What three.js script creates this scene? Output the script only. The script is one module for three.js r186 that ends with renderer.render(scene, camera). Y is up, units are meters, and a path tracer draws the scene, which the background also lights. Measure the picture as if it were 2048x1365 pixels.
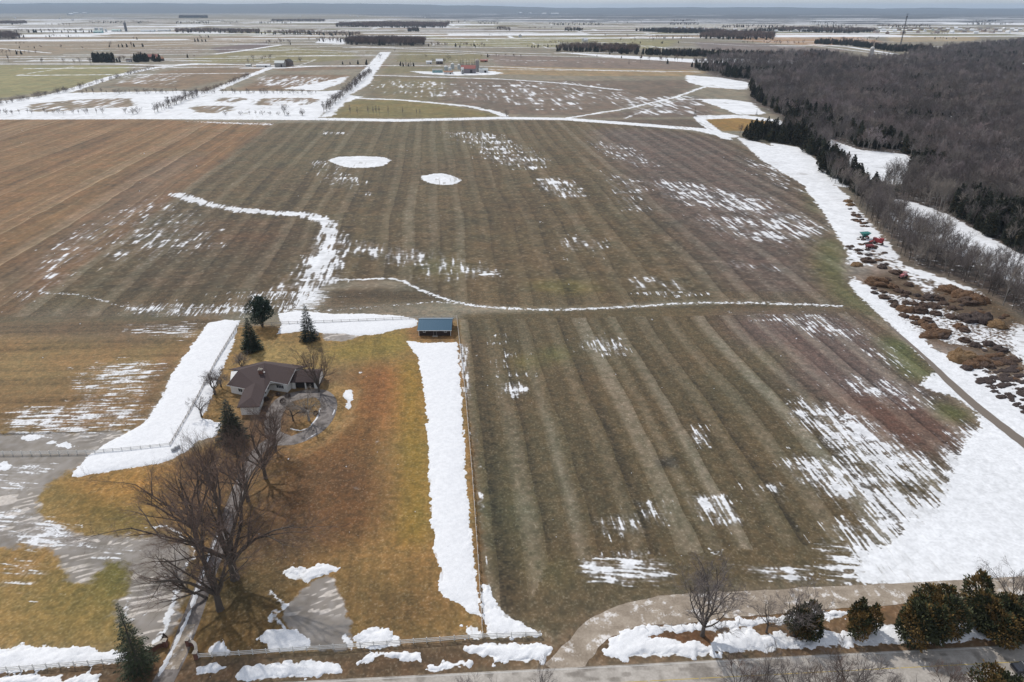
import * as THREE from 'three';
import { mergeGeometries } from 'three/addons/utils/BufferGeometryUtils.js';

// ---------------------------------------------------------------- camera, sky, sun, exposure
const scene = new THREE.Scene();
const camera = new THREE.PerspectiveCamera(53.13, 1024 / 682, 1, 90000);
camera.position.set(0, 105, 0);
camera.rotation.set(-25.99 * Math.PI / 180, 0, 0);
const renderer = new THREE.WebGLRenderer({ antialias: true });
renderer.toneMapping = THREE.LinearToneMapping;
renderer.toneMappingExposure = 0.97;
renderer.shadowMap.enabled = true;

// late-winter midday: the sun stands ahead of the camera and to its left, behind thin high cloud
const SUN = new THREE.Vector3(-0.44, 0.8, -0.62).normalize();
const sun = new THREE.DirectionalLight(new THREE.Color(1, 0.955, 0.89), 3.0);
sun.position.copy(SUN).multiplyScalar(600).add(new THREE.Vector3(0, 0, -250));
sun.target.position.set(0, 0, -250);
sun.castShadow = true;
sun.shadow.radius = 3;
sun.shadow.mapSize.set(4096, 4096);
Object.assign(sun.shadow.camera, { left: -420, right: 420, top: 420, bottom: -420, near: 10, far: 2000 });
scene.add(sun, sun.target);

// ---------------------------------------------------------------- noise and small helpers
function rng(seed) { let a = seed >>> 0; return () => { a = (a + 0x6D2B79F5) | 0; let t = Math.imul(a ^ (a >>> 15), 1 | a); t = (t + Math.imul(t ^ (t >>> 7), 61 | t)) ^ t; return ((t ^ (t >>> 14)) >>> 0) / 4294967296; }; }
const NT = new Float32Array(65536); { const r = rng(77); for (let i = 0; i < 65536; i++) NT[i] = r(); }
function vn(x, y) {                                   // value noise 0..1
  const xi = Math.floor(x), yi = Math.floor(y); let fx = x - xi, fy = y - yi;
  fx = fx * fx * (3 - 2 * fx); fy = fy * fy * (3 - 2 * fy);
  const x0 = xi & 255, x1 = (xi + 1) & 255, y0 = (yi & 255) << 8, y1 = ((yi + 1) & 255) << 8;
  const a = NT[y0 | x0], b = NT[y0 | x1], c = NT[y1 | x0], d = NT[y1 | x1];
  return a + (b - a) * fx + (c - a) * fy + (a - b - c + d) * fx * fy;
}
const fbm = (x, y) => 0.55 * vn(x, y) + 0.28 * vn(x * 2.1 + 17, y * 2.1 + 5) + 0.17 * vn(x * 4.3 + 3, y * 4.3 + 29);
const ss = (a, b, x) => { let t = (x - a) / (b - a); t = t < 0 ? 0 : t > 1 ? 1 : t; return t * t * (3 - 2 * t); };
const lin = (v) => { v /= 255; return v <= 0.04045 ? v / 12.92 : ((v + 0.055) / 1.055) ** 2.4; };
const toS = new Uint8Array(4097); for (let i = 0; i <= 4096; i++) { const v = i / 4096; toS[i] = Math.round(255 * (v <= 0.0031308 ? v * 12.92 : 1.055 * v ** (1 / 2.4) - 0.055)); }
const RAD = Math.PI / 180;

// the sky: thin bright cloud over pale blue, the same all round
{
  const W = 1024, Hh = 512, data = new Float32Array(W * Hh * 4);
  for (let j = 0; j < Hh; j++) for (let i = 0; i < W; i++) {
    const el = ((j + 0.5) / Hh - 0.5) * Math.PI, az = (i / W) * 2 * Math.PI, s = Math.max(0, Math.sin(el));
    const k = 3.2 / (s + 0.22), cx = Math.cos(az) * k, cy = Math.sin(az) * k;
    const cl = ss(0.34, 0.7, fbm(cx + 40, cy + 40));
    const hz = Math.exp(-s * 9);
    const base = [0.36 + 0.98 * hz, 0.49 + 0.87 * hz, 0.74 + 0.64 * hz], white = [1.06, 1.07, 1.09];
    const m = 0.3 + 0.45 * cl, o = (j * W + i) * 4;
    for (let c = 0; c < 3; c++) data[o + c] = 0.70 * (base[c] * (1 - m) + white[c] * m);
    data[o + 3] = 1;
  }
  const t = new THREE.DataTexture(data, W, Hh, THREE.RGBAFormat, THREE.FloatType);
  t.mapping = THREE.EquirectangularReflectionMapping; t.magFilter = THREE.LinearFilter; t.minFilter = THREE.LinearFilter; t.needsUpdate = true;
  scene.background = t; scene.environment = t;
}
scene.fog = new THREE.FogExp2(new THREE.Color(0.62, 0.79, 1.0), 0.000045);

// ---------------------------------------------------------------- naming
const taken = new Map();
function numbered(n) { const k = taken.get(n) || 0; taken.set(n, k + 1); return k ? `${n}_${String(k).padStart(3, '0')}` : n; }
function shadows(o) { o.castShadow = true; o.receiveShadow = true; return o; }
function part(parent, name, geo, mat, label) { const m = shadows(new THREE.Mesh(geo, mat)); m.name = name; if (label) m.userData.label = label; parent.add(m); return m; }
function thing(name, label, category, x = 0, z = 0, turn = 0, group) {
  const o = new THREE.Group(); o.name = numbered(name); o.position.set(x, 0, z); o.rotation.y = turn;
  o.userData = { label, category }; if (group) o.userData.group = group; scene.add(o); return o;
}
function single(name, geo, mat, label, category, group) {
  const m = shadows(new THREE.Mesh(geo, mat)); m.name = numbered(name); m.userData = { label, category }; if (group) m.userData.group = group; scene.add(m); return m;
}
function struct(name, geo, mat, label) { const m = shadows(new THREE.Mesh(geo, mat)); m.name = numbered(name); m.userData = { kind: 'structure' }; if (label) m.userData.label = label; scene.add(m); return m; }
function copyOf(o, x, z, turn, label, s = 1) {
  const c = o.clone(); c.name = numbered(o.name.replace(/_\d+$/, '')); c.position.set(x, 0, z); c.rotation.y = turn; c.scale.setScalar(s);
  c.userData = { ...o.userData }; if (label) c.userData.label = label; scene.add(c); return c;
}
const mat = (r, g, b, rough = 0.9, extra = {}) => new THREE.MeshStandardMaterial({ color: new THREE.Color().setRGB(r, g, b), roughness: rough, ...extra });

// ---------------------------------------------------------------- what the ground is made of
// Shapes lie in metres (x, z). k: c = soil or grass colour, s = lying snow, t = snow left in the rows, i = wet ice and slush, z = row pattern.
const SH = [];
const soil = (c) => { const [r, g, b] = c.map(lin), y = 0.3 * r + 0.55 * g + 0.15 * b; return [r, g, b].map((v) => 0.69 * (y + 1.0 * (v - y))); };
const C = (p, c, blur = 3, a = 1) => SH.push({ k: 'c', p, c: soil(c), blur, a });
const CL = (p, w, c, blur = 1, a = 1) => SH.push({ k: 'c', p, w, c: soil(c), blur, a });
const S = (p, a = 1, blur = 1.2) => SH.push({ k: 's', p, a, blur });
const SL = (p, w, a = 1, blur = 0.8) => SH.push({ k: 's', p, w, a, blur });
const K = (p, a, blur = 8) => SH.push({ k: 't', p, a, blur });
const KL = (p, w, a, blur = 3) => SH.push({ k: 't', p, w, a, blur });
const I = (p, a = 1, blur = 2.5) => SH.push({ k: 'i', p, a, blur });
const NOS = (p, blur = 1.5) => SH.push({ k: 'x', p, a: 1, blur });          // bare of snow
const Z = (p, id) => SH.push({ k: 'z', p, a: id, blur: 0 });
// row patterns: across-direction angle, tone of broad strips, strip width, tone of rows, grain
const g0 = 5.9 * RAD;
const ZP = [
  { a: g0, broad: 0.10, w: 14, row: 0.12, grain: 0.22 },                    // 0 far land
  { a: g0, broad: 0.34, w: 6.5, row: 0.20, grain: 0.34 },                  // 1 strip-cropped fields
  { a: g0, broad: 0.36, w: 9, row: 0.40, grain: 0.24 },                    // 2 brown stubble
  { a: g0 + Math.PI / 2 - 0.06, broad: 0.20, w: 7, row: 0.36, grain: 0.30 },// 3 stubble across
  { a: g0, broad: 0.16, w: 4, row: 0.22, grain: 0.36 },                     // 4 lawn
  { a: 1.47, broad: 0.0, w: 9, row: 0.0, grain: 0.34 },                      // 5 rough ground
  { a: g0, broad: 0.52, w: 5.6, row: 0.20, grain: 0.34 },                   // 6 strips beside the lawn
];

// far land beyond the farms: parcels in the survey grid
C([[-60000, -60], [60000, -60], [60000, -70000], [-60000, -70000]], [146, 136, 116], 1);
// --- mid fields
const mainField = [[-244.3,-723.5],[-64.4,-737.2],[60.8,-744.3],[137.2,-703.7],[193.6,-639.1],[201.7,-554.2],[192.8,-448.5],[177.1,-378.3],[164.8,-330.3],[149.2,-288],[138.9,-233.5],[120.9,-246.9],[91.2,-252.6],[58.8,-250.5],[34.4,-245.5],[10.9,-244],[-12.6,-246.9],[-24.8,-253.1],[-33.7,-260.6],[-43.2,-270.8],[-52.5,-275.5],[-69.2,-273.1],[-80.8,-268.4],[-83.2,-246.9],[-89,-240.1],[-122.1,-236.8],[-193.9,-236.3],[-191.3,-238.2],[-193.8,-260.6],[-212.2,-427]];
C(mainField, [104, 88, 60], 2); Z(mainField, 1);
C([[75.6,-684.9],[134.9,-691],[190.7,-628.5],[188.3,-463],[170.1,-368.2],[139.8,-288],[132.1,-250],[95.5,-253.6],[87.3,-275.5],[87.3,-331.9],[81.1,-412],[75.6,-534.3]], [106, 90, 80], 14);
C([[-212.6,-710.2],[-12.2,-723.5],[-9.9,-575.6],[-120.9,-515.6],[-203,-515.6]], [104, 93, 64], 18, 0.7);
C([[-197.4,-400.2],[-114.3,-368.2],[-96.9,-331.9],[-95.5,-275.5],[-117,-253.1],[-168,-258.4]], [96, 80, 56], 10);
C([[-164.9,-363.3],[-125.2,-358.5],[-114.6,-323.8],[-147.6,-319.9]], [112, 84, 56], 9, 0.8);
C([[7.7,-272.5],[25,-275.5],[40.7,-263.9],[23.6,-258.4],[9.5,-263.9]], [122, 112, 58], 4, 0.7);
C([[-46.9,-298],[-29.1,-305],[-14.2,-284.8],[-35.6,-278.5]], [108, 104, 60], 5, 0.6);
C([[-76.2,-266.7],[-34.3,-266.7],[-18.7,-250.5],[-74.6,-244]], [99, 84, 62], 3);
C([[155.4,-331.9],[167.3,-330.3],[145.4,-275.5],[140.3,-226.9],[134.3,-233.5],[130.8,-261.1],[136.9,-294.6]], [103, 101, 62], 4); 
C([[190.3,-440.2],[195.5,-430.9],[182.7,-383.6],[172.1,-383.6]], [99, 100, 62], 4, 0.9);
const brownField = [[-678.7,-751.5],[-381,-747.9],[-244.3,-723.5],[-212.2,-427],[-193.8,-260.6],[-193.3,-224.7],[-323.3,-233.5],[-711.6,-575.6]];
C(brownField, [140, 106, 68], 2.5); Z(brownField, 2);
C([[-270.2,-515.6],[-249.3,-575.6],[-214.2,-424.4],[-196.5,-258.4],[-203.3,-233.5],[-220.3,-275.5]], [128, 104, 82], 9, 0.8);
CL([[-244.3,-723.5],[-212.2,-427],[-193.8,-260.6],[-192.7,-229.1]], 3.5, [116, 84, 52], 1.6, 0.8);
CL([[-257.1,-723.5],[-226.7,-424.4],[-212.5,-263.9]], 3, [114, 82, 50], 2, 0.6);
// --- the strip-cropped field beside the lawn
const eastField = [[-20.3,-239.1],[14.7,-242],[60.1,-246.9],[90.6,-250.5],[130.1,-245.5],[139.7,-231.3],[136.7,-194.2],[133.1,-167],[124.88,-143.11],[98.11,-118.89],[72.67,-102.93],[47.81,-101.34],[30.32,-99.27],[15.96,-94.81],[7.92,-88.71],[-1.34,-93.86],[-5.01,-104.01],[-9.17,-136.92],[-14.4,-181.3]];
C(eastField, [101, 87, 60], 1.5); Z(eastField, 6);
C([[77.6,-239.1],[129,-243],[135,-216.4],[130.7,-175.4],[122.6,-154.4],[108.75,-146.35],[97.6,-161.8],[88.2,-181.3],[81.4,-208.5]], [108, 90, 82], 7);
C([[99.4,-175.4],[117.3,-178.3],[122.6,-154.4],[107.45,-146.35],[98.3,-154.4]], [111, 80, 66], 5);
C([[131.2,-221.3],[141.3,-212.4],[134.6,-187.6],[124.3,-186],[125.6,-201.1]], [97, 101, 58], 3);
C([[125.5,-175.4],[132.4,-168.4],[126.4,-161.8],[121.5,-164.4]], [97, 99, 54], 2);
C([[-9.79,-149.71],[-0.5,-154.4],[3.88,-112.61],[-2.41,-101.34],[-6.36,-112.61]], [88, 90, 62], 6, 0.7);
C([[5.88,-108.19],[11.23,-109.64],[11.75,-102.66],[6.63,-101.34]], [104, 110, 66], 4, 0.6);
C([[1,-203],[7.8,-204.8],[8.3,-195.9],[1,-195.9]], [118, 112, 58], 3, 0.7);
C([[11.3,-209.3],[19.1,-210.4],[17.6,-200.4],[11.8,-200.4]], [112, 112, 60], 3, 0.7);
C([[81.4,-208.5],[93,-212.4],[89.8,-194.2],[80.1,-194.2]], [98, 102, 60], 5, 0.5);
C([[-2.41,-101.34],[27.96,-102.66],[69.7,-105.38],[67.61,-100.69],[30.32,-99.27],[14.9,-93.86],[7.95,-89.26]], [103, 90, 66], 4, 0.8);
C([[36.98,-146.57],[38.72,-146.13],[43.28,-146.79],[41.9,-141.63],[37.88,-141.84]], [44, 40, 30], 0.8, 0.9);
Z([[8.01,-108.91],[40.26,-111.4],[72.85,-114.91],[73.3,-103.2],[47.81,-101.34],[30.32,-99.27],[15.96,-94.81],[7.92,-88.71],[1.53,-93.86]], 5); Z([[-80.5,-267.3],[-47.7,-271.9],[-31.2,-256.2],[-12.5,-245.9],[60.4,-248.5],[130.5,-246.4],[127.3,-239.1],[-19.9,-233.5],[-88.6,-238.7],[-83.2,-246.9]], 3);
// --- west stubble field and the slushy paddock
const westField = [[-267,-233.5],[-109.9,-234.5],[-110.6,-224.7],[-108.1,-192.5],[-103.9,-169.7],[-104.2,-158.7],[-139.9,-156.3],[-179.2,-154.4]];
C(westField, [150, 122, 78], 2); Z(westField, 3);
C([[-251.5,-237.3],[-110.9,-237.3],[-109.6,-229.1],[-125.7,-212.4],[-181.5,-218],[-217,-218]], [118, 98, 72], 4);
C([[-251.5,-237.3],[-122.7,-238.2],[-120.4,-232.6],[-245.1,-229.9]], [104, 92, 68], 2);
C([[-188.3,-245.5],[-141.4,-245.5],[-115.1,-238.2],[-180.8,-233.5]], [120, 108, 88], 4, 0.7);
C([[-117,-194.2],[-115.3,-212.4],[-106.3,-181.3],[-104.5,-159.2],[-111,-175.4]], [122, 94, 62], 2, 0.8);
C([[-189.9,-184.4],[-120.1,-184.4],[-105.7,-161.8],[-141.9,-159.2],[-167.6,-156.8]], [138, 106, 66], 6, 0.7);
const paddock = [[-180.9,-156.3],[-104.2,-158.7],[-91.81,-149.71],[-109.43,-138.94],[-77.73,-118.89],[-67.76,-111.11],[-63.85,-92.68],[-68.57,-86],[-110.58,-86]];
C(paddock, [160, 131, 76], 2); Z(paddock, 5);
C([[-99.39,-105.38],[-86.48,-108.19],[-76.71,-105.38],[-72.38,-92.68],[-87.06,-95.05]], [134, 118, 56], 5, 0.8);
C([[-88.73,-110.37],[-80.38,-109.64],[-75.88,-100.04],[-82.26,-101.34]], [104, 104, 46], 2.5, 0.9);
C([[-111.48,-114.13],[-101.82,-112.61],[-96.83,-101.34],[-103.75,-102.66]], [176, 132, 76], 5, 0.7);
C([[-114.46,-136.92],[-89.69,-136.92],[-83.33,-118.89],[-107.43,-129.27]], [138, 114, 60], 3);
// --- lawn
const lawn = [[-101.1,-229.9],[-85,-226.9],[-36.4,-233.5],[-19.9,-233.5],[-14.8,-187.6],[-9.17,-136.92],[-5.2,-89.82],[-34.8,-86.43],[-56.56,-85.37],[-60.14,-80.41],[-64.47,-80.41],[-65.33,-93.86],[-67.55,-111.11],[-77.73,-118.89],[-111.34,-137.93],[-89.28,-144.17],[-80.4,-154.4],[-92.8,-164.9],[-95.5,-181.3],[-99.4,-216.4]];
C(lawn, [153, 121, 70], 1); Z(lawn, 4);
C([[-91,-212.4],[-66.7,-212.4],[-45.8,-212.4],[-36.7,-197.6],[-60.4,-187.6],[-87.9,-194.2]], [166, 140, 84], 4);
C([[-63.2,-212.4],[-40.7,-224.7],[-33.7,-212.4],[-40.5,-201.1],[-60.1,-199.4]], [142, 124, 56], 4, 0.9);
C([[-53.1,-197.6],[-37.2,-201.1],[-28.2,-175.4],[-32.4,-159.2],[-45.4,-161.8],[-52,-178.3]], [146, 98, 52], 5);
C([[-46.6,-167],[-32.4,-159.2],[-32.28,-149.71],[-49.13,-143.11],[-57.48,-136.92],[-56.09,-149.71]], [134, 94, 50], 5);
C([[-37.2,-201.1],[-30.2,-201.1],[-21.96,-149.71],[-17.64,-114.13],[-25.24,-112.61],[-29.63,-149.71]], [148, 120, 48], 2.5, 0.9);
C([[-61.32,-145.26],[-38,-152],[-30.23,-136.92],[-29.01,-115.69],[-44.9,-109.64],[-57.61,-109.64],[-61.08,-129.27]], [112, 78, 44], 5);
C([[-45.63,-129.27],[-35.18,-136.92],[-31.81,-118.89],[-42.2,-115.69]], [122, 82, 44], 4, 0.8);
C([[-58.69,-118.89],[-46.13,-122.21],[-41.04,-111.11],[-47.84,-105.38],[-56.62,-104.01]], [104, 78, 50], 5);
C([[-37.86,-106.77],[-26.19,-105.38],[-15.88,-105.38],[-11.84,-93.86],[-20.64,-88.71],[-30.7,-92.68]], [112, 86, 50], 5);
C([[-27.15,-111.11],[-16.61,-112.61],[-14.46,-101.34],[-24.72,-102.66]], [146, 112, 62], 4, 0.9);
C([[-62.83,-106.77],[-48.27,-106.77],[-42.22,-100.04],[-47.36,-91.52],[-59.12,-92.68]], [88, 76, 46], 5);
C([[-56.76,-91.52],[-48.14,-93.86],[-38.91,-88.16],[-55.69,-86.54]], [110, 86, 48], 3);
C([[-88.79,-143.11],[-78.1,-152],[-67.39,-136.92],[-66.53,-118.89],[-79.25,-122.21]], [128, 96, 58], 4);
C([[-81.5,-164.4],[-63.5,-156.8],[-62.43,-136.92],[-72.05,-133.02]], [122, 90, 56], 3);
C([[-85.5,-187.6],[-69.2,-175.4],[-55.5,-201.1],[-50.3,-184.4],[-58.8,-181.3],[-61.38,-149.71],[-75.4,-159.2]], [108, 82, 62], 3, 0.7);
C([[-111.93,-138.94],[-88.79,-143.11],[-78.48,-120.53],[-96.93,-127.45]], [170, 128, 64], 3);
C([[-106.68,-132.07],[-97.42,-128.36],[-79.25,-122.21],[-81.09,-118.89],[-99.63,-123.92]], [126, 106, 50], 2.5);
C([[-60.4,-187.6],[-46.5,-181.3],[-48.2,-161.8],[-54.1,-152],[-61.38,-149.71],[-53.8,-161.8]], [160, 128, 78], 2.5);
C([[-38.6,-229.1],[-22,-229.1],[-19.1,-215.6],[-36.7,-215.6]], [152, 112, 66], 1.2);
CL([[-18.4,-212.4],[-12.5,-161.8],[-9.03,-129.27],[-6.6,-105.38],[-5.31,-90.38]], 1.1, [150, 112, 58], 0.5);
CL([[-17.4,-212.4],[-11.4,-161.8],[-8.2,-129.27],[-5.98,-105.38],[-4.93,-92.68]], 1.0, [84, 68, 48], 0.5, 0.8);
CL([[-55.78,-148.58],[-50.6,-154.4],[-46.6,-167],[-46.5,-181.3]], 0.5, [186, 158, 112], 0.5, 0.7); CL([[-54.56,-147.01],[-49,-153.4],[-44.7,-166.5]], 0.5, [186, 158, 112], 0.5, 0.7);
// --- verge along the road
const verge = [[-99.62,-83.4],[-61.98,-84.43],[-34.8,-86.43],[-5.47,-89.71],[5.2,-89.82],[7.89,-88.16],[14.9,-93.86],[30.22,-98.76],[67.61,-100.69],[119.66,-103.33],[107.07,-87.07],[20.11,-83.91],[-27.97,-79.92],[-61.6,-78.01],[-94.94,-77.07]];
C(verge, [122, 97, 70], 1.2); Z(verge, 5);
C([[24.96,-91.29],[38.31,-92.1],[38.11,-87.94],[29,-88.16]], [116, 78, 48], 1.4);
C([[-29.09,-85.16],[-5.83,-87.07],[-2.15,-84.95],[-17.94,-82.39],[-28.5,-82.39]], [92, 72, 50], 1.5);
C([[46.03,-95.66],[72.37,-98.13],[73.41,-96.27],[46.99,-92.68]], [138, 104, 62], 1.5);
C([[-78.47,-85.16],[-62.46,-85.47],[-60.14,-80.41],[-80.07,-80.41]], [112, 86, 60], 1.5, 0.8);
C([[-103.38,-77.07],[113.52,-83.91],[100.51,-68.43],[-92.66,-63.77]], [120, 96, 66], 1);
// --- the yard with heaps, beside the wood
const yard = [[204.3,-644.5],[224.4,-584.6],[219.4,-489.6],[208.9,-418.1],[196.3,-368.2],[188.7,-331.9],[179.4,-294.6],[194.2,-263.9],[189.7,-226.9],[172.3,-187.6],[135.77,-136.92],[137,-152],[135.9,-184.4],[139.2,-224.7],[141.5,-266.7],[161.6,-316.1],[177.1,-378.3],[192.3,-451.3],[192.5,-538.2]];
C(yard, [128, 112, 96], 2); Z(yard, 5);
C([[154.7,-301.5],[167.6,-294.6],[166.9,-275.5],[167.5,-253.1],[154.1,-258.4],[147.6,-275.5]], [158, 144, 132], 2.5);
C([[147.1,-222.6],[152,-212.4],[165.2,-208.5],[161.7,-203],[148.9,-201.1],[143,-208.5]], [164, 150, 138], 1.5);
C([[179.8,-275.5],[194.2,-263.9],[190.5,-233.5],[180,-220.5],[171.8,-233.5],[171.5,-253.1]], [104, 82, 50], 2.5);
// --- woodland floor
const wood = [[361.6,-1491.4],[339.8,-1189.3],[368.2,-1123.6],[295.8,-892.4],[287.2,-762.5],[251.4,-623.3],[229.9,-515.6],[217.5,-437.5],[201.1,-378.3],[189.5,-331.9],[180.1,-294.6],[194.9,-265],[191.2,-229.1],[190.4,-175.4],[248.18,-149.71],[5096,-4074],[1840,-2678],[1295.3,-2194.3],[774.3,-1638.3],[808.5,-1942],[492.7,-1705.2]];
C(wood, [92, 80, 72], 3); Z(wood, 5);
const goldPlot = [[203,-751.5],[244.3,-762.5],[269.3,-733.7],[263.1,-694.2],[227,-672.9],[198.3,-672.9]];
C(goldPlot, [160, 124, 62], 2);
S([[197.1,-777.7],[255.6,-781.6],[280.8,-744.3],[269.9,-672.9],[255.6,-672.9],[268.1,-730.3],[243.2,-758.8],[203.1,-747.9],[198.3,-655.6],[196.6,-618.2],[187.6,-633.7],[190.9,-730.3]], 1, 2);
// --- snow in the fields: strips left lying in the rows
S([[-141.8,-532.3],[-137.3,-546.1],[-120.4,-550.1],[-101.9,-546.1],[-92.9,-534.3],[-94.5,-513.8],[-105.8,-504.9],[-118.6,-504.9],[-130.3,-515.6]], 1, 2);
S([[-64.5,-475.2],[-57.2,-484.7],[-47.4,-486.4],[-41.5,-478.3],[-34,-464.5],[-38.4,-451.3],[-47.7,-451.3],[-55.6,-457.1]], 1, 2);
KL([[-211,-425.7],[-190.8,-409.6],[-171.8,-395.6],[-151.1,-386.8],[-132.2,-381.5],[-117.1,-378.3],[-107.1,-372.2],[-99.5,-358.5],[-92.3,-336.1]], 9, 0.95, 2.5);
KL([[-92.3,-336.1],[-88.3,-312.3],[-85,-284.8],[-83.1,-261.1],[-82.8,-245.5]], 15, 0.85, 5);
K([[-99.8,-275.5],[-88.7,-340.4],[-75.2,-301.5],[-72.9,-253.1],[-78.3,-243],[-120.5,-242],[-121,-253.1],[-103.7,-261.1]], 0.55, 12);
K([[-93.9,-340.4],[-76.7,-331.9],[-34.5,-312.3],[-5.4,-291.3],[-3,-275.5],[-18.2,-277.9],[-51,-294.6],[-78.8,-307.2]], 0.5, 7);
S([[-17.5,-284.8],[-14.3,-289.3],[-3.1,-284.1],[-2.6,-279.8],[-13.9,-278.5]], 0.62, 2.5);
K([[-54,-284.8],[-14.4,-291.3],[-0.9,-281.6],[-17.9,-272.5],[-48,-274.3]], 0.45, 6);
K([[-68.7,-672.9],[-21,-672.9],[15.1,-586.9],[33.2,-534.3],[23.5,-489.6],[-16.4,-515.6],[-34.7,-575.6]], 0.42, 8);
K([[19.6,-481.5],[46.6,-469],[44.3,-409.6],[29.4,-414.4],[11.7,-444.3]], 0.52, 6);
K([[64.8,-623.3],[101,-598.6],[114.2,-515.6],[98.3,-489.6],[70.2,-554.2]], 0.42, 8);
K([[64.7,-506.6],[94,-466],[79,-383.6],[61.1,-378.3],[59.9,-437.5]], 0.42, 8);
K([[89.8,-481.5],[131,-451.3],[163.5,-412],[166.2,-358.5],[146.9,-336.1],[129,-378.3],[93.3,-412]], 0.52, 9);
K([[109,-389],[148,-368.2],[160.5,-331.9],[139.3,-316.1],[115,-331.9],[96,-358.5]], 0.50, 8);
K([[151.6,-378.3],[172.9,-368.2],[162.5,-331.9],[146.9,-336.1]], 0.55, 5);
S([[140.9,-418.1],[153.3,-418.1],[153.5,-409.6],[140.7,-407.2]], 0.6, 2.5);
K([[96.6,-301.5],[126.6,-294.6],[123,-284.8],[95.1,-288]], 0.5, 4);
K([[46,-288],[68.6,-278.5],[80.7,-258.4],[75.3,-253.1],[51.5,-254.1]], 0.42, 6);
K([[19.6,-340.4],[50.5,-340.4],[48.3,-305],[22.5,-305]], 0.38, 7);
K([[-169,-554.2],[-122.9,-524.8],[-82.7,-424.4],[-84.4,-400.2],[-123.8,-451.3]], 0.36, 9);
K([[-183.1,-672.9],[-154.5,-672.9],[-149.6,-650],[-177.3,-650]], 0.5, 5); K([[-128.7,-478.3],[-106,-478.3],[-101.2,-463],[-125.7,-466]], 0.6, 4);
K([[-223.3,-437.5],[-146.1,-349.2],[-135.6,-301.5],[-182.3,-284.8],[-209,-316.1]], 0.36, 10);
K([[-233.1,-340.4],[-223.3,-437.5],[-211.5,-421.9],[-189.6,-263.9],[-188.3,-233.5],[-205.2,-253.1]], 0.38, 6);
K([[-207.9,-331.9],[-195.3,-358.5],[-211.7,-412],[-221.5,-389]], 0.45, 6);
K([[180,-575.6],[200,-515.6],[183.1,-400.2],[172.5,-437.5]], 0.42, 6);
SL([[-193.8,-260.6],[-182.9,-259.5],[-176.1,-258.4],[-165.1,-253.1],[-153.9,-246.9],[-144.1,-243],[-132.9,-244],[-116.2,-245.9],[-83.2,-246.9]], 2.2, 0.72, 1.2); K([[-157.7,-250.5],[-111.1,-248],[-91.1,-246.9],[-91.6,-236.3],[-145.1,-237.3]], 0.50, 3);
SL([[-192,-233.5],[-192.6,-243],[-193.8,-260.6],[-193.4,-284.8],[-202.2,-340.4]], 1.6, 0.6, 1);
SL([[-91.2,-275.5],[-69.7,-275.5],[-52.7,-276.7],[-46.9,-274.3],[-40.6,-266.7],[-31.3,-257.3],[-22.6,-250.5],[-12.5,-246.4],[5,-243.5],[20.5,-243],[34.3,-244.5],[52.2,-246.9],[60.4,-248.5],[74.6,-250],[94.4,-250],[113.7,-248.5],[130.5,-246.4]], 2.4, 0.8, 1);
SL([[-88.7,-239.1],[-74.1,-242],[-55.5,-245.5],[-30.6,-251],[-18.5,-248.5]], 2.6, 0.62, 1.4);
S([[-379.3,-744.3],[-236.7,-723.5],[-238.1,-703.7],[-300.4,-716.7]], 0.5, 3);
// east field
K([[-8.8,-222.6],[-0.7,-224.7],[5.4,-175.4],[2.3,-169.7],[-3.6,-178.3]], 0.34, 5);
K([[20.8,-220.5],[40.1,-218.4],[39.2,-201.1],[24.6,-204.8]], 0.48, 4);
K([[-3.7,-186],[5.6,-185],[5.4,-178.3],[-3.6,-178.9]], 0.6, 2);
K([[79.9,-240.6],[128,-240.6],[125.9,-208.5],[108.5,-216.4]], 0.44, 5);
K([[119.1,-216.4],[133,-212.4],[126.7,-187.6],[120.5,-190.8]], 0.44, 5);
K([[97.9,-194.2],[122,-187.6],[129.4,-178.3],[120.1,-167],[102.2,-178.3]], 0.5, 5);
S([[104,-182.5],[114.2,-184.4],[117.3,-178.3],[114,-174.8],[104.9,-177.7]], 0.5, 2.5);
K([[82.5,-178.3],[100.6,-168.4],[105,-154.4],[110.8,-143.11],[111.05,-134.95],[97.17,-127.45],[89.65,-138.94],[79.8,-159.2]], 0.66, 5);
S([[91.6,-171.1],[101.2,-169.7],[99.9,-159.2],[92.6,-156.8],[89.7,-163.1]], 0.56, 3);
K([[68.81,-147.46],[87.94,-146.35],[100.02,-134.95],[106.48,-129.27],[92.74,-117.27],[80.26,-123.92],[70.6,-134.95]], 0.62, 5);
K([[48.5,-161.8],[55.5,-161.8],[54,-150.9],[48.7,-150.9]], 0.5, 2.5);
K([[41.75,-132.07],[51.41,-132.07],[53.31,-118.89],[46.59,-118.89],[41.05,-123.92]], 0.60, 2.5);
S([[45.41,-127.45],[48.69,-126.56],[50.43,-120.53],[47.94,-119.71],[45.22,-122.21]], 0.52, 1.6);
K([[17.9,-123.06],[30.67,-123.92],[30.47,-116.48],[18.42,-117.27]], 0.48, 2.5);
K([[26.86,-129.27],[39.14,-131.12],[35.06,-117.27],[26.69,-120.53]], 0.40, 3);
K([[56.49,-136.92],[73.83,-136.92],[67.76,-127.45],[56,-127.45]], 0.40, 4);
K([[13.4,-110.37],[28.69,-112.61],[34.22,-108.19],[32.02,-102.66],[19.77,-102],[12.99,-105.38]], 0.58, 2);
S([[39.16,-113.52],[44.95,-112.91],[48.65,-110.81],[44.14,-109.93],[40.11,-110.81]], 0.56, 1.2);
K([[42.8,-108.91],[50.05,-108.48],[64.08,-106.77],[62.68,-103.33],[54.78,-104.01],[43.2,-106.49]], 0.72, 1.5);
S([[55.26,-105.38],[64.36,-107.48],[67.47,-102.66],[55.85,-101.34]], 0.55, 2);
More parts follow.
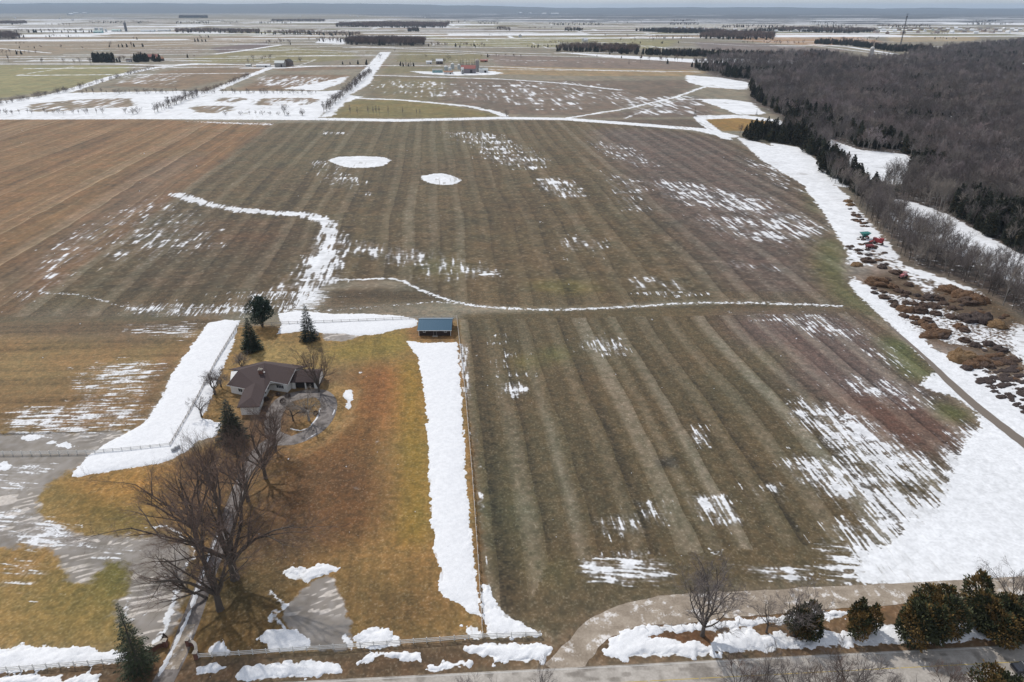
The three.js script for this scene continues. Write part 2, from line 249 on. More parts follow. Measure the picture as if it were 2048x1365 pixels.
K([[67.06,-114.13],[83.23,-120.53],[106.04,-136.92],[121.18,-149.71],[114.79,-129.27],[94.49,-112.61],[74.57,-102.66],[62.3,-102.4]], 0.66, 4);
KL([[-17.2,-212.4],[-15.2,-194.2],[-12.8,-175.4]], 2.2, 0.8, 1); KL([[-7.72,-132.07],[-7.1,-125.67]], 1, 0.9, 0.5);
KL([[-10.5,-159.2],[-7.37,-129.27],[-4.84,-98.76]], 1.4, 0.5, 1);
// east snowfield
K([[71.23,-118.89],[88.05,-125.67],[108.24,-143.11],[121.4,-159.2],[132.9,-164.4],[137.06,-149.71],[104.96,-102.66],[62.09,-101.87],[66.3,-109.64]], 0.74, 6);
S([[124.2,-182.8],[139.3,-195.9],[136.7,-184.4],[137,-171.1],[137,-152],[139.48,-136.92],[114.08,-102.66],[67.36,-102.4],[73.18,-109.64],[85.68,-116.48],[93.86,-121.37],[102.91,-129.27],[110.3,-138.94],[121.9,-153.2],[130.7,-159.7],[133.9,-168.4],[133.1,-178.3]], 1, 2.5);
// yard snow
S(yard, 0.95, 2);
NOS([[150.2,-291.3],[166,-291.3],[168.5,-278.5],[167.5,-253.1],[155.5,-261.1],[148.7,-275.5]], 2);
NOS([[147.8,-220.5],[152,-212.4],[164,-206.6],[161.7,-203],[149.3,-201.9],[144.7,-208.5]], 1.2);
NOS([[181.3,-266.7],[190.2,-257.3],[188.6,-233.5],[180.5,-226.9],[173.1,-235.9],[173.5,-253.1]], 5);
NOS([[162.5,-212.4],[167.8,-197.6],[161,-187.6],[154.5,-194.2]], 5);
SH.push({ k: 'x', p: [[166.9,-323.8],[180.4,-316.1],[178.3,-284.8],[192.5,-261.1],[189,-229.1],[148.9,-167],[151.2,-194.2],[149.8,-208.5],[143.4,-212.4],[143.6,-233.5],[147.8,-266.7],[153.9,-294.6]], a: 0.46, blur: 3 });
C([[154,-284.8],[171.7,-284.8],[190.8,-258.4],[187.5,-229.1],[161,-187.6],[155,-208.5],[143.4,-212.4],[146,-238.2]], [98, 78, 58], 4);
// clearings in the wood
const glade = [[[285.7,-636.4],[285,-598.6],[287.3,-575.6],[315.5,-558.4],[309.5,-530.4],[260.3,-454.2],[235.9,-445.7],[238.2,-488],[250.1,-546.1]], [[230.5,-418.1],[242.7,-406],[247.8,-378.3],[244.1,-344.8],[242.6,-308.6],[244,-263.9],[211,-221.3],[213.2,-265],[213.1,-294.6],[209.1,-328.7],[208.2,-364.2]]];
for (const g of glade) S(g, 1, 3);
S([[224.9,-610.7],[242,-586.9],[233.6,-524.8],[220.6,-444.3],[214.1,-444.3],[215,-515.6],[217.1,-575.6]], 1, 2);
S([[239.4,-928.9],[274.9,-928.9],[298.9,-892.4],[280.1,-789.5],[250.1,-781.6],[245.4,-844.7]], 1, 3); S([[303.9,-1282.6],[352.1,-1234.3],[375.7,-1147.4],[337.5,-1037.1],[292.8,-1071.6],[277,-1147.4]], 0.9, 4);
S(wood, 0.36, 2);
// --- lying snow round the house and lawn
const snowStrip = [[-37.2,-215.6],[-30.7,-213.6],[-19.2,-214.4],[-15.2,-175.4],[-11.64,-138.94],[-9.01,-115.69],[-7.63,-105.38],[-6.06,-94.81],[-8.59,-95.29],[-9.19,-97.25],[-13.78,-99.4],[-14.99,-102.66],[-14.56,-106.77],[-16.46,-111.11],[-17.87,-120.53],[-20.78,-138.94],[-23.7,-161.8],[-26.9,-181.3],[-31.5,-203]];
const snowWest = [[-112.5,-230.8],[-107.6,-233.5],[-102,-232.6],[-96.9,-212.4],[-93.7,-192.5],[-90.1,-175.4],[-88.5,-164.9],[-82.1,-162.3],[-80.9,-156.3],[-84.5,-154.4],[-86.06,-149.25],[-89.28,-144.17],[-98.17,-141.42],[-109.97,-137.73],[-110.88,-144.82],[-109.3,-151.5],[-103.4,-162.8],[-104.7,-175.4],[-109,-192.5],[-110.9,-212.4]];
const snowNorth = [[-89.5,-239.1],[-81.9,-242],[-69.6,-239.1],[-54.3,-239.1],[-42.5,-237.3],[-35.3,-233.5],[-34.9,-227.7],[-42.5,-224.7],[-47.4,-221.3],[-54.6,-219.6],[-59.9,-221.3],[-69.1,-222.1],[-75,-223.8],[-84.4,-220.9],[-84.7,-229.1]];
S(snowStrip, 1, 0.6); S(snowWest, 1, 0.7); S(snowNorth, 1, 0.8);
K([[-103.1,-159.2],[-109.7,-194.2],[-109.9,-216.4],[-104.1,-194.2],[-99.7,-167],[-102.9,-161.8]], 0.62, 2);
I([[-68.8,-222.1],[-55.8,-223],[-54.2,-219.6],[-58.5,-214.8],[-65.7,-215.6]], 1, 1.2);
K([[-149,-169.7],[-112.5,-175.4],[-101.5,-161.8],[-111.5,-154.4],[-138.6,-154.4]], 0.52, 3); K([[-145.2,-201.1],[-112,-201.1],[-104,-167],[-128.3,-164.4]], 0.42, 5); K([[-145.1,-229.9],[-112.4,-231.3],[-111.8,-212.4],[-138.5,-220.5]], 0.45, 3);
I([[-167.2,-156.3],[-104.2,-158.7],[-99.4,-154.4],[-108.58,-144.17],[-111.93,-138.94],[-156.61,-143.11]], 0.95, 3);
I([[-146.21,-146.35],[-113.69,-146.35],[-111.93,-138.94],[-115.12,-133.02],[-108.36,-122.21],[-95.39,-116.48],[-76.63,-116.48],[-68.29,-111.11],[-67.35,-104.01],[-63.34,-91.52],[-65.41,-86],[-74.88,-93.86],[-79.7,-97.5],[-75.56,-99.4],[-79.98,-108.19],[-88.07,-111.11],[-83.77,-101.34],[-92.17,-105.38],[-100.59,-114.13],[-109.3,-114.13],[-117.97,-108.19]], 1, 2.2);
I([[-43.04,-99.4],[-38.56,-105.38],[-36.32,-103.74],[-33.57,-98.76],[-30.51,-92.68],[-29.36,-88.16],[-30.43,-87.18],[-37.69,-87.07],[-39.59,-90.61],[-42.54,-92.68],[-44.61,-94.81],[-43.62,-98]], 1, 0.9);
I([[-40.94,-134.95],[-37.26,-134.95],[-35.48,-132.07],[-39.7,-132.07]], 0.6, 1); I([[-38.9,-153.2],[-32.7,-156.8],[-31.7,-154.4],[-37.1,-150.9]], 0.5, 1);
K([[-138.94,-145.26],[-118.24,-145.26],[-115.73,-131.12],[-127.63,-129.27]], 0.42, 2); K([[-127.63,-129.27],[-109.94,-125.67],[-90.55,-115.69],[-74.86,-112.61],[-83.03,-109.64],[-104.95,-114.13],[-120.29,-118.89]], 0.46, 2); K([[-110.57,-109.64],[-98.59,-112.61],[-89.26,-98.76],[-103.09,-98.76]], 0.34, 3);
S([[-134,-155.6],[-132.3,-157.3],[-128.7,-156.3],[-128.2,-154.1],[-131.8,-153.9]], 1, 0.5); S([[-125.6,-153.4],[-123,-153.7],[-122.2,-152.2],[-124.6,-152.2]], 1, 0.4); S([[-122.6,-152],[-120.5,-153.4],[-116.7,-151.5],[-117.5,-150.2],[-120.5,-150.9]], 1, 0.5); S([[-132.25,-144.17],[-130.63,-144.82],[-127.95,-143.11],[-127.18,-140.79],[-129.32,-140.58]], 1, 0.5);
SL([[-76.67,-101.6],[-75.64,-98.76],[-74.66,-95.29],[-72.02,-93.86],[-69.72,-95.05]], 1, 0.7, 0.6); SL([[-82.84,-120.2],[-78.03,-119.54],[-75.34,-118.56],[-71.31,-114.91],[-68.06,-112.61],[-68.2,-109.64],[-68.12,-107.48]], 0.8, 0.95, 0.4); SL([[-67.08,-101.08],[-66.49,-97.5],[-65.48,-92.1],[-65.98,-88.16]], 1.0, 1, 0.4);
SL([[-49.03,-101.08],[-46.25,-98.89],[-43.6,-97.25],[-45.99,-95.54],[-46.76,-94.33],[-44.07,-93.03],[-42.34,-91.06]], 0.9, 0.95, 0.5);
SL([[-31.32,-90.38],[-29.85,-88.71],[-29.5,-87.07]], 1.5, 0.7, 0.6); SL([[-36.95,-104.69],[-33.57,-98.76],[-30.89,-92.68]], 0.8, 0.6, 0.5);
// road verge snow
const vergeSnow = [
  [[16.96,-85.79],[18.24,-88.71],[20.23,-91.06],[23.66,-91.98],[28.8,-91.75],[25.77,-90.61],[24.64,-89.48],[30.06,-88.82],[36.34,-88.16],[39.78,-90.61],[44.91,-92.1],[46.17,-90.16],[50.05,-90.61],[51.51,-89.48],[57.8,-91.29],[63.12,-90.61],[68.78,-92.68],[73.52,-92.68],[107.55,-93.86],[104.81,-90.16],[67.64,-88.38],[43.27,-86.86],[18.5,-85.16]],
  [[23.17,-91.87],[28.94,-92.45],[37.58,-92.91],[45.47,-93.86],[51.53,-94.81],[59.52,-95.54],[65.53,-96.02],[64.99,-94.81],[58.84,-93.86],[50.95,-93.15],[38.22,-91.75],[28.67,-91.06]],
  [[-48.22,-82.19],[-44.02,-84.12],[-36.88,-84.74],[-34.11,-83.71],[-32.43,-84.12],[-29.23,-82.49],[-37.07,-81.59],[-47.42,-80.7]], [[-93.23,-87.07],[-89.84,-88.16],[-83.48,-87.5],[-76.78,-86.96],[-69.93,-86],[-68.21,-84.74],[-79.3,-83.5],[-94.99,-81.89],[-98.7,-87.07]],
  [[-8.39,-87.29],[-5.88,-88.38],[-2.2,-88.05],[3.3,-87.94],[6.78,-87.94],[7.27,-86.86],[5.01,-84.74],[-3.03,-84.33],[-4.42,-85.79]], [[-5.69,-103.2],[-4.45,-102.4],[-4.03,-98.13],[-3.15,-98.13],[-1.35,-95.29],[3.39,-91.75],[5.22,-90.27],[-2.23,-89.71],[-4.55,-89.93],[-5.2,-95.05],[-6.12,-98.76]],
  [[-48.28,-105.79],[-45.81,-107.62],[-42.96,-106.77],[-39.75,-108.91],[-36.26,-107.05],[-37.9,-106.07],[-40.51,-104.55],[-42.17,-103.87],[-45.29,-104.42]], [[-46.91,-90.16],[-45.71,-91.06],[-40.66,-91.06],[-38.35,-89.48],[-36.33,-87.07],[-43.96,-86.75],[-45.23,-88.71]], [[-54.71,-85.9],[-54.75,-87.83],[-54.21,-89.04],[-52.87,-87.72],[-50.88,-86.54],[-51.6,-85.79]],
  [[-29.23,-90.16],[-28.25,-90.84],[-27.26,-91.06],[-26.04,-92.1],[-22.84,-90.95],[-20.89,-89.15],[-19.99,-88.05],[-25.03,-87.5],[-27.93,-87.4]], [[-9.41,-91.75],[-7.94,-92.33],[-5.71,-90.84],[-5.37,-89.48],[-7.93,-88.82],[-7.82,-90.16]], [[-16.05,-82.69],[-11.95,-84.22],[-7.07,-84.64],[-7.91,-83.81],[-12.7,-82.69]],
  [[-27.84,-84.33],[-25.74,-86.43],[-21.21,-86.43],[-16.83,-86.22],[-16.24,-84.33],[-18.74,-84.95],[-20.21,-85.79],[-23.85,-86],[-25.52,-84.33]], [[-94.57,-81.29],[-84.48,-81.89],[-77.88,-81.09],[-72.98,-81.69],[-71.04,-79.73],[-92.9,-78.96]], [[-55.62,-83.09],[-53.65,-83.71],[-50.84,-83.3],[-52.21,-82.29],[-54.94,-82.09]]];
for (const v of vergeSnow) S(v, 1, 0.4);
S([[-51.1,-181],[-49,-181.3],[-47.6,-175.9],[-48,-173.6],[-47,-171.4],[-47.6,-169.7],[-49,-171.4],[-48.7,-174.5],[-50.4,-176.5]], 1, 0.4); S([[-49.2,-192.8],[-47.6,-193.2],[-47.6,-191.5],[-48.9,-191.5]], 0.8, 0.5);
// --- farms, lanes and fields beyond the snowy lane
Z([[-2117.4,-747.9],[-202.1,-747.9],[-323.9,-1964.6],[3478,-2765],[1000.7,-758.8],[200.6,-758.8]], 0);
C([[-1498.6,-1546.9],[-782.9,-1504.9],[-677.2,-1282.6],[-648.6,-1050.6],[-668.3,-939.8],[-745.9,-744.3]], [150, 143, 96], 5);
C([[-612,-1093.3],[-649.6,-1391],[-557.4,-1504.9],[-475.2,-1465],[-453.4,-1262.8],[-473.5,-1139.4],[-474.5,-1050.6]], [140, 117, 90], 5);
C([[-395.6,-1037.1],[-423.9,-1292.7],[-284.6,-1282.6],[-272.8,-1189.3],[-275.2,-1037.1]], [136, 110, 82], 5);
C([[-487.4,-1478.1],[-256.8,-1546.9],[-249.3,-1439.5],[-430.2,-1356.7]], [138, 116, 92], 5);
C([[-655.4,-1518.7],[-495.2,-1518.7],[-505.9,-1414.9],[-611.6,-1391]], [140, 120, 94], 5);
C([[-196.8,-758.8],[-206.8,-918.2],[-151,-928.9],[-75.1,-867.9],[-7.6,-773.9],[-66.1,-758.8]], [134, 120, 70], 5);
C([[-258.2,-1282.6],[-104.2,-1225],[61.2,-1172.2],[307.1,-1189.3],[275.8,-1093.3],[201.7,-918.2],[68.1,-770.1],[-7.8,-789.5],[-76.6,-887.4],[-186.4,-945.4]], [126, 110, 94], 6);
C([[-250.1,-1262.8],[-102.7,-1206.9],[-89,-887.4],[-189.6,-962.5]], [130, 118, 84], 14);
C([[-44.7,-1491.4],[174.2,-1452.1],[370.1,-1368],[308,-1262.8],[117.7,-1262.8],[-39.2,-1303]], [166, 142, 104], 5);
C([[-255.8,-1478.1],[-123.8,-1465],[-130.4,-1324],[-235.4,-1303]], [136, 126, 90], 5);
C([[-300.8,-1987.8],[-69.3,-1898.2],[-63.2,-1576.3],[-255.5,-1606.7]], [138, 128, 88], 6);
C([[-69.3,-1898.2],[410.5,-1606.7],[338.1,-1391],[-24.4,-1491.4]], [138, 120, 106], 6);
C([[67.2,-758.8],[163.7,-849.3],[253.9,-974.2],[233.6,-844.7],[226,-773.9],[197,-766.3],[136.6,-758.8]], [122, 106, 92], 6);
C([[81.7,-744.3],[193.5,-751.5],[198.3,-672.9],[138.4,-710.2]], [108, 94, 80], 5);
C([[-421,-3427],[623,-2765],[441.3,-2138.9],[-193.1,-2314.1]], [152, 144, 100], 10);
C([[843,-2955],[1278,-3569],[1525,-3427],[1301,-2596],[959.4,-2314.1],[857,-2520]], [178, 142, 106], 8);
C([[638,-2596],[832.5,-2447.3],[951.4,-2086.1],[808.5,-1942],[529.2,-2086.1]], [132, 118, 110], 8);
C([[1709,-3427],[1918,-3061],[1664,-2678],[1318,-2596]], [176, 156, 122], 8);
C([[-893.1,-2194.3],[-853,-2596],[-715.7,-2194.3],[-766.5,-1942]], [116, 98, 92], 6);
C([[-1174.1,-2194.3],[-993.7,-2447.3],[-819,-1942],[-962.2,-1777.6]], [146, 130, 110], 8);
C([[-3156,-3569],[-935,-3296],[-860,-2765],[-940.7,-2314.1],[-1159.7,-2086.1],[-1184.3,-1705.2],[-1473,-1638.3]], [158, 140, 114], 12);
C([[-756.4,-1705.2],[-722.7,-2314.1],[-456,-2086.1],[-358.7,-1740.7],[-419.2,-1606.7],[-679.5,-1576.3]], [144, 134, 90], 8);
C([[-763.4,-2447.3],[-380.7,-2138.9],[-364.6,-1898.2],[-627,-2194.3]], [140, 128, 100], 8);
const snowLine = (p, w, a = 1) => SL(p, w, a, 2.5);
snowLine([[-696.7,-747.9],[-543.7,-755.1],[-386.2,-758.8],[-203,-751.5],[-116.8,-740.7],[-12.8,-758.8],[56,-751.5],[114.8,-720.1],[181.5,-681.8],[199.7,-644.5]], 17);
snowLine([[-719.4,-773.9],[-553.8,-770.1],[-391.5,-770.1]], 7, 0.8);
S([[-684.1,-797.6],[-617.9,-998.5],[-491.3,-1023.9],[-257.7,-1023.9],[-242.3,-1050.6],[-204.8,-758.8],[-647,-751.5]], 0.98, 6);
for (const p of [[[-589.6,-877.6],[-564.5,-907.7],[-498,-814.1],[-544,-805.8]], [[-570.7,-918.2],[-498.6,-939.8],[-444.8,-844.7],[-513,-840.2]], [[-385.8,-858.5],[-331.9,-858.5],[-320.8,-797.6],[-354.4,-797.6]], [[-385.4,-951],[-342,-939.8],[-338,-892.4],[-371.1,-897.4]], [[-328.9,-939.8],[-250.6,-939.8],[-244.5,-867.9],[-309.5,-863.2]]]) { NOS(p, 10); K(p, 0.62, 12); C(p, [146, 126, 102], 10); }
S([[-204.8,-758.8],[-250.6,-1123.6],[-354.5,-1987.8],[-324.9,-1987.8],[-242.4,-1282.6],[-221.1,-1139.4],[-218.8,-974.2],[-196.7,-951],[-206.4,-887.4],[-201.9,-840.2],[-195.1,-773.9]], 1, 4);
S([[-336.7,-1050.6],[-305.1,-1155.6],[-284.6,-1282.6],[-263.6,-1147.4],[-271.9,-1023.9]], 0.75, 6); 
S([[-195.3,-1368],[-155.2,-1303],[-108.1,-1272.6],[-34.3,-1282.6],[-12.7,-1324],[-36.4,-1368],[-114.1,-1345.6]], 1, 5);
snowLine([[-704.3,-822.7],[-601.1,-840.2],[-625.3,-1011],[-687,-1262.8],[-706.8,-1452.1],[-667.2,-1546.9]], 20, 0.9); snowLine([[-395.3,-789.5],[-416.5,-962.5],[-456.8,-1272.6],[-478.2,-1465]], 16, 0.85);
snowLine([[-1380.9,-1532.7],[-1077.6,-1546.9],[-835.6,-1546.9],[-711.1,-1504.9],[-673.3,-1561.5],[-471.3,-1491.4],[-308.8,-1491.4]], 16, 0.9); snowLine([[-524.2,-1439.5],[-455.5,-1439.5],[-390.1,-1491.4]], 22, 0.9);
snowLine([[-258.2,-1282.6],[-105,-1234.3],[-19.9,-1206.9],[75.3,-1139.4],[154.8,-1037.1]], 9); snowLine([[59.2,-758.8],[131.3,-831.4],[213.9,-945.4],[292.4,-1093.3],[299.2,-1163.8],[290.8,-1225]], 6); snowLine([[120,-755.1],[208.1,-918.2],[262,-928.9]], 5, 0.8);
snowLine([[-211.4,-939.8],[-143,-918.2],[-101.9,-892.4],[-50.1,-853.9],[-22.1,-809.9],[-7.6,-773.9]], 10, 0.95); snowLine([[-248.3,-1189.3],[-142.1,-1189.3]], 5, 0.7);
snowLine([[-332,-1504.9],[-198.8,-1504.9],[-44.3,-1478.1],[73.4,-1414.9],[345.8,-1345.6]], 9, 0.9); snowLine([[-42.1,-1402.9],[165.8,-1379.4],[281.5,-1345.6]], 7, 0.9);
snowLine([[-694.9,-2223.1],[-504.6,-2314.1],[-327.1,-2166.2],[-85.9,-1987.8],[97.6,-1898.2]], 11); snowLine([[-450.6,-2060.6],[-222.8,-2011.5],[-30.1,-1856.3],[212,-1777.6],[388.7,-1606.7]], 9); 
S([[115.5,-1987.8],[411.7,-1705.2],[561.7,-1740.7],[658.2,-1654.5],[595.6,-1546.9],[385.1,-1591.3],[214.2,-1796.7]], 1, 6);
snowLine([[-331,-2678],[-42,-2596],[429.9,-2314.1],[455.7,-2138.9]], 10); snowLine([[-357,-3061],[48,-2765],[447,-2955],[630,-3296],[634,-3569]], 12); snowLine([[-462,-3569],[-33,-3569],[537,-3723]], 18);
snowLine([[-2600,-3174],[-1887,-3427],[-1440,-3569],[-1023,-3296],[-459,-3061]], 34); snowLine([[-2134,-2596],[-1825,-2765],[-1798,-2857]], 20); snowLine([[-1722.7,-2086.1],[-1495.2,-2166.2],[-1212.8,-1942]], 11); snowLine([[-1174.4,-2314.1],[-1023,-2520],[-796.3,-2447.3]], 14, 0.9); snowLine([[-762.5,-1898.2],[-747.6,-2035.8],[-742.5,-2378.9]], 18);
snowLine([[-1057.1,-1705.2],[-925.5,-1654.5],[-834.1,-1606.7]], 12, 0.8); snowLine([[-787.1,-1671.1],[-672,-1638.3]], 14, 0.8); snowLine([[-669.2,-2138.9],[-540.4,-2086.1],[-408.2,-1987.8]], 9);
snowLine([[586,-2596],[741.4,-2314.1],[953.7,-2378.9],[949.6,-1856.3],[920.6,-1705.2]], 9, 0.9); snowLine([[980.6,-2447.3],[1025.5,-2252.6],[983.3,-1898.2]], 20); snowLine([[753,-2765],[942,-2721]], 14); S([[-735,-2857],[-640,-2857],[-549.5,-2447.3],[-667,-2520]], 1, 8);
K([[-240.2,-1189.3],[138.9,-1147.4],[186.4,-974.2],[70.8,-801.7],[-79.2,-918.2],[-191.8,-974.2]], 0.36, 20); K([[-150.3,-1189.3],[-97.9,-1147.4],[-100.1,-1004.7],[-139,-1037.1]], 0.5, 10); K([[-18.3,-1108.2],[61.6,-1037.1],[34.8,-892.4],[-29.7,-974.2]], 0.46, 14); K([[-460.2,-1282.6],[-297.7,-1262.8],[-278.6,-1050.6],[-394.9,-1093.3]], 0.48, 10); K([[-697.4,-1282.6],[-587.7,-1334.7],[-500.4,-1093.3],[-613.8,-1108.2]], 0.40, 14);
K([[115.5,-945.4],[253.9,-974.2],[217.2,-781.6],[122.8,-773.9]], 0.44, 12);
// parcels of the survey grid, fading into the woods of the horizon
{
  const r = rng(5), ca = Math.cos(g0), sa = Math.sin(g0), at = (a, b) => [a * ca + b * -sa, -(a * sa + b * ca)];
  const tones = [[160, 142, 116], [150, 138, 110], [140, 126, 106], [148, 142, 108], [166, 148, 122], [136, 122, 112], [150, 140, 100]];
  for (let b = 2900; b < 8200; b += 330) for (let a = -9000 - r() * 500; a < 9000; a += 260 + r() * 700) {
    const w = 240 + r() * 620, h = 130 + r() * 170, o = r() * 120;
    const q = [at(a, b + o), at(a + w, b + o), at(a + w, b + o + h), at(a, b + o + h)];
    C(q, tones[Math.floor(r() * 7)], 20);
    if (r() < 0.9) SL([at(a - 160, b + o - 15), at(a + w, b + o - 15 + 30 * (r() - 0.5))], 40 + 75 * r(), 1, 12);
    if (r() < 0.35) SL([at(a, b + o), at(a + 10, b + o + h)], 18, 1, 8);
    if (r() < 0.17) S(q, 1, 12);
  }
}
C([[-58758,-22123],[-470062,-177342],[581269,-177342],[13518,-4074],[3625,-5324],[1794,-5671],[709,-6066],[-332,-6772],[-1539,-10384],[-3441,-16075],[-10572,-22123]], [88, 88, 92], 120);
{
  const r = rng(27); for (let k = 0; k < 170; k++) { const b = 7600 + 12500 * r() ** 1.3, a = (r() * 2 - 1) * b * 0.85, w = 200 + 1500 * r(), left = a < b * 0.02; if (!left && r() < 0.72) continue; const q = [[a, -b], [a + w, -b], [a + w, -b - 260 - 500 * r()], [a, -b - 260]]; const t = r(); if (t < 0.42) C(q, [84, 84, 88], 60); else if (t < 0.62) C(q, [150, 138, 118], 60); SL([[a, -b], [a + w, -b - 60 * r()]], 60 + 130 * r(), 1, 25); }
}
S([[3487,-6519],[3655,-6284],[4125,-6066],[4969,-5862],[4517,-5324],[3625,-5324],[3301,-5671]], 1, 30);
SL([[2020,-5671],[2393,-5324],[2460,-5166]], 60, 1, 20); SL([[-575,-13594],[-234,-14732]], 120, 0.8, 40);
// thin snow left along the far fence lines
{
  const r = rng(15), ca = Math.cos(g0), sa = Math.sin(g0), at = (a, b) => [a * ca + b * -sa, -(a * sa + b * ca)];
  for (let k = 0; k < 150; k++) { const b = 1350 + 1600 * r() ** 0.8, a = (r() * 2 - 1.05) * b * 0.8, w = 60 + 420 * r(); if (a + w > b * 0.35 && b < 2100) continue; SL([at(a, b), at(a + w * 0.5, b + 14 * (r() - 0.5)), at(a + w, b + 22 * (r() - 0.5))], 5 + 13 * r(), 0.6 + 0.4 * r(), 3); if (r() < 0.2) SL([at(a, b), at(a + 6, b + 60 + 160 * r())], 7, 0.9, 3); }
}

// ---------------------------------------------------------------- ground textures, computed in world metres
function makeTile(x0, x1, zn, zf, W, Hp, cell, bump) {        // zn: nearer edge (greater z), zf: farther edge
  const gw = Math.ceil((x1 - x0) / cell) + 1, gh = Math.ceil((zn - zf) / cell) + 1, N = gw * gh;
  const R = new Float32Array(N), Gc = new Float32Array(N), B = new Float32Array(N), Sn = new Float32Array(N), T = new Float32Array(N), Ic = new Float32Array(N), Zn = new Uint8Array(N);
  const tmp = new Float32Array(N), tmp2 = new Float32Array(N);
  for (const sh of SH) {
    const hw = (sh.w || 0) / 2, pad = hw + sh.blur * 2 + cell * 2;
    let ax = 1e9, bx = -1e9, az = 1e9, bz = -1e9;
    for (const [x, z] of sh.p) { ax = Math.min(ax, x); bx = Math.max(bx, x); az = Math.min(az, z); bz = Math.max(bz, z); }
    const i0 = Math.max(0, Math.floor((ax - pad - x0) / cell)), i1 = Math.min(gw - 1, Math.ceil((bx + pad - x0) / cell));
    const j0 = Math.max(0, Math.floor((zn - bz - pad) / cell)), j1 = Math.min(gh - 1, Math.ceil((zn - az + pad) / cell));
    if (i1 < i0 || j1 < j0) continue;
    const w = i1 - i0 + 1, h = j1 - j0 + 1;
    tmp.fill(0, 0, w * h);
    const n = sh.p.length;
    if (sh.w) {
      const soft = Math.max(cell * 0.75, 0.01);
      for (let k = 0; k + 1 < n; k++) {
        const [px, pz] = sh.p[k], [qx, qz] = sh.p[k + 1], dx = qx - px, dz = qz - pz, L2 = dx * dx + dz * dz || 1;
        const a0 = Math.max(i0, Math.floor((Math.min(px, qx) - hw - soft * 2 - x0) / cell)), a1 = Math.min(i1, Math.ceil((Math.max(px, qx) + hw + soft * 2 - x0) / cell));
        const c0 = Math.max(j0, Math.floor((zn - Math.max(pz, qz) - hw - soft * 2) / cell)), c1 = Math.min(j1, Math.ceil((zn - Math.min(pz, qz) + hw + soft * 2) / cell));
        for (let j = c0; j <= c1; j++) for (let i = a0; i <= a1; i++) {
          const x = x0 + i * cell - px, z = zn - j * cell - pz; let t = (x * dx + z * dz) / L2; t = t < 0 ? 0 : t > 1 ? 1 : t;
          const d = Math.hypot(x - t * dx, z - t * dz), v = 1 - ss(hw - soft, hw + soft, d), o = (j - j0) * w + i - i0;
          if (v > tmp[o]) tmp[o] = v;
        }
      }
    } else for (let j = j0; j <= j1; j++) {
      const z = zn - j * cell, xs = [];
      for (let k = 0, m = n - 1; k < n; m = k++) { const [ux, uz] = sh.p[k], [vx, vz] = sh.p[m]; if ((uz > z) !== (vz > z)) xs.push(ux + (z - uz) * (vx - ux) / (vz - uz)); }
      xs.sort((p, q) => p - q);
      for (let k = 0; k + 1 < xs.length; k += 2) { const s = Math.max(0, Math.ceil((xs[k] - x0) / cell) - i0), e = Math.min(w - 1, Math.floor((xs[k + 1] - x0) / cell) - i0); for (let i = s; i <= e; i++) tmp[(j - j0) * w + i] = 1; }
    }
    const br = Math.round(sh.blur / cell);
    if (br > 0) for (let pass = 0; pass < 2; pass++) {
      const inv = 1 / (2 * br + 1);
      for (let j = 0; j < h; j++) { const o = j * w; let acc = 0; for (let i = -br; i <= br; i++) acc += tmp[o + Math.min(w - 1, Math.max(0, i))]; for (let i = 0; i < w; i++) { tmp2[o + i] = acc * inv; acc += tmp[o + Math.min(w - 1, i + br + 1)] - tmp[o + Math.max(0, i - br)]; } }
      for (let i = 0; i < w; i++) { let acc = 0; for (let j = -br; j <= br; j++) acc += tmp2[Math.min(h - 1, Math.max(0, j)) * w + i]; for (let j = 0; j < h; j++) { tmp[j * w + i] = acc * inv; acc += tmp2[Math.min(h - 1, j + br + 1) * w + i] - tmp2[Math.max(0, j - br) * w + i]; } }
    }
    for (let j = 0; j < h; j++) for (let i = 0; i < w; i++) {
      const v = tmp[j * w + i] * sh.a; if (v <= 0.002) continue;
      const o = (j + j0) * gw + i + i0;
      if (sh.k === 'c') { R[o] += (sh.c[0] - R[o]) * v; Gc[o] += (sh.c[1] - Gc[o]) * v; B[o] += (sh.c[2] - B[o]) * v; }
      else if (sh.k === 's') { if (v > Sn[o]) Sn[o] = v; } else if (sh.k === 't') { if (v > T[o]) T[o] = v; } else if (sh.k === 'i') { if (v > Ic[o]) Ic[o] = v; }
      else if (sh.k === 'x') { Sn[o] *= 1 - v; } else if (v >= 0.5 || sh.a === 0) Zn[o] = sh.a;
    }
    if (sh.k === 'z' && sh.a === 0) for (let j = 0; j < h; j++) for (let i = 0; i < w; i++) if (tmp[j * w + i] > 0.5) Zn[(j + j0) * gw + i + i0] = 0;
  }
  const data = new Uint8Array(W * Hp * 4), sx = (x1 - x0) / W, sz = (zn - zf) / Hp, q = Math.max(sx, sz * 0.7);
  const bd = bump ? new Uint8Array((W >> 1) * (Hp >> 1) * 4) : null;
  const gf = 0.27 / q, wf = 1 / (cell * 3.2), wa = cell * 2.2, rowF = Math.min(1.7, 0.28 / q), midF = Math.min(0.9, 0.12 / q), ef = Math.min(1.1, 0.2 / q);
  const pz = ZP.map((z) => [Math.cos(z.a), -Math.sin(z.a), Math.sin(z.a), Math.cos(z.a)]);
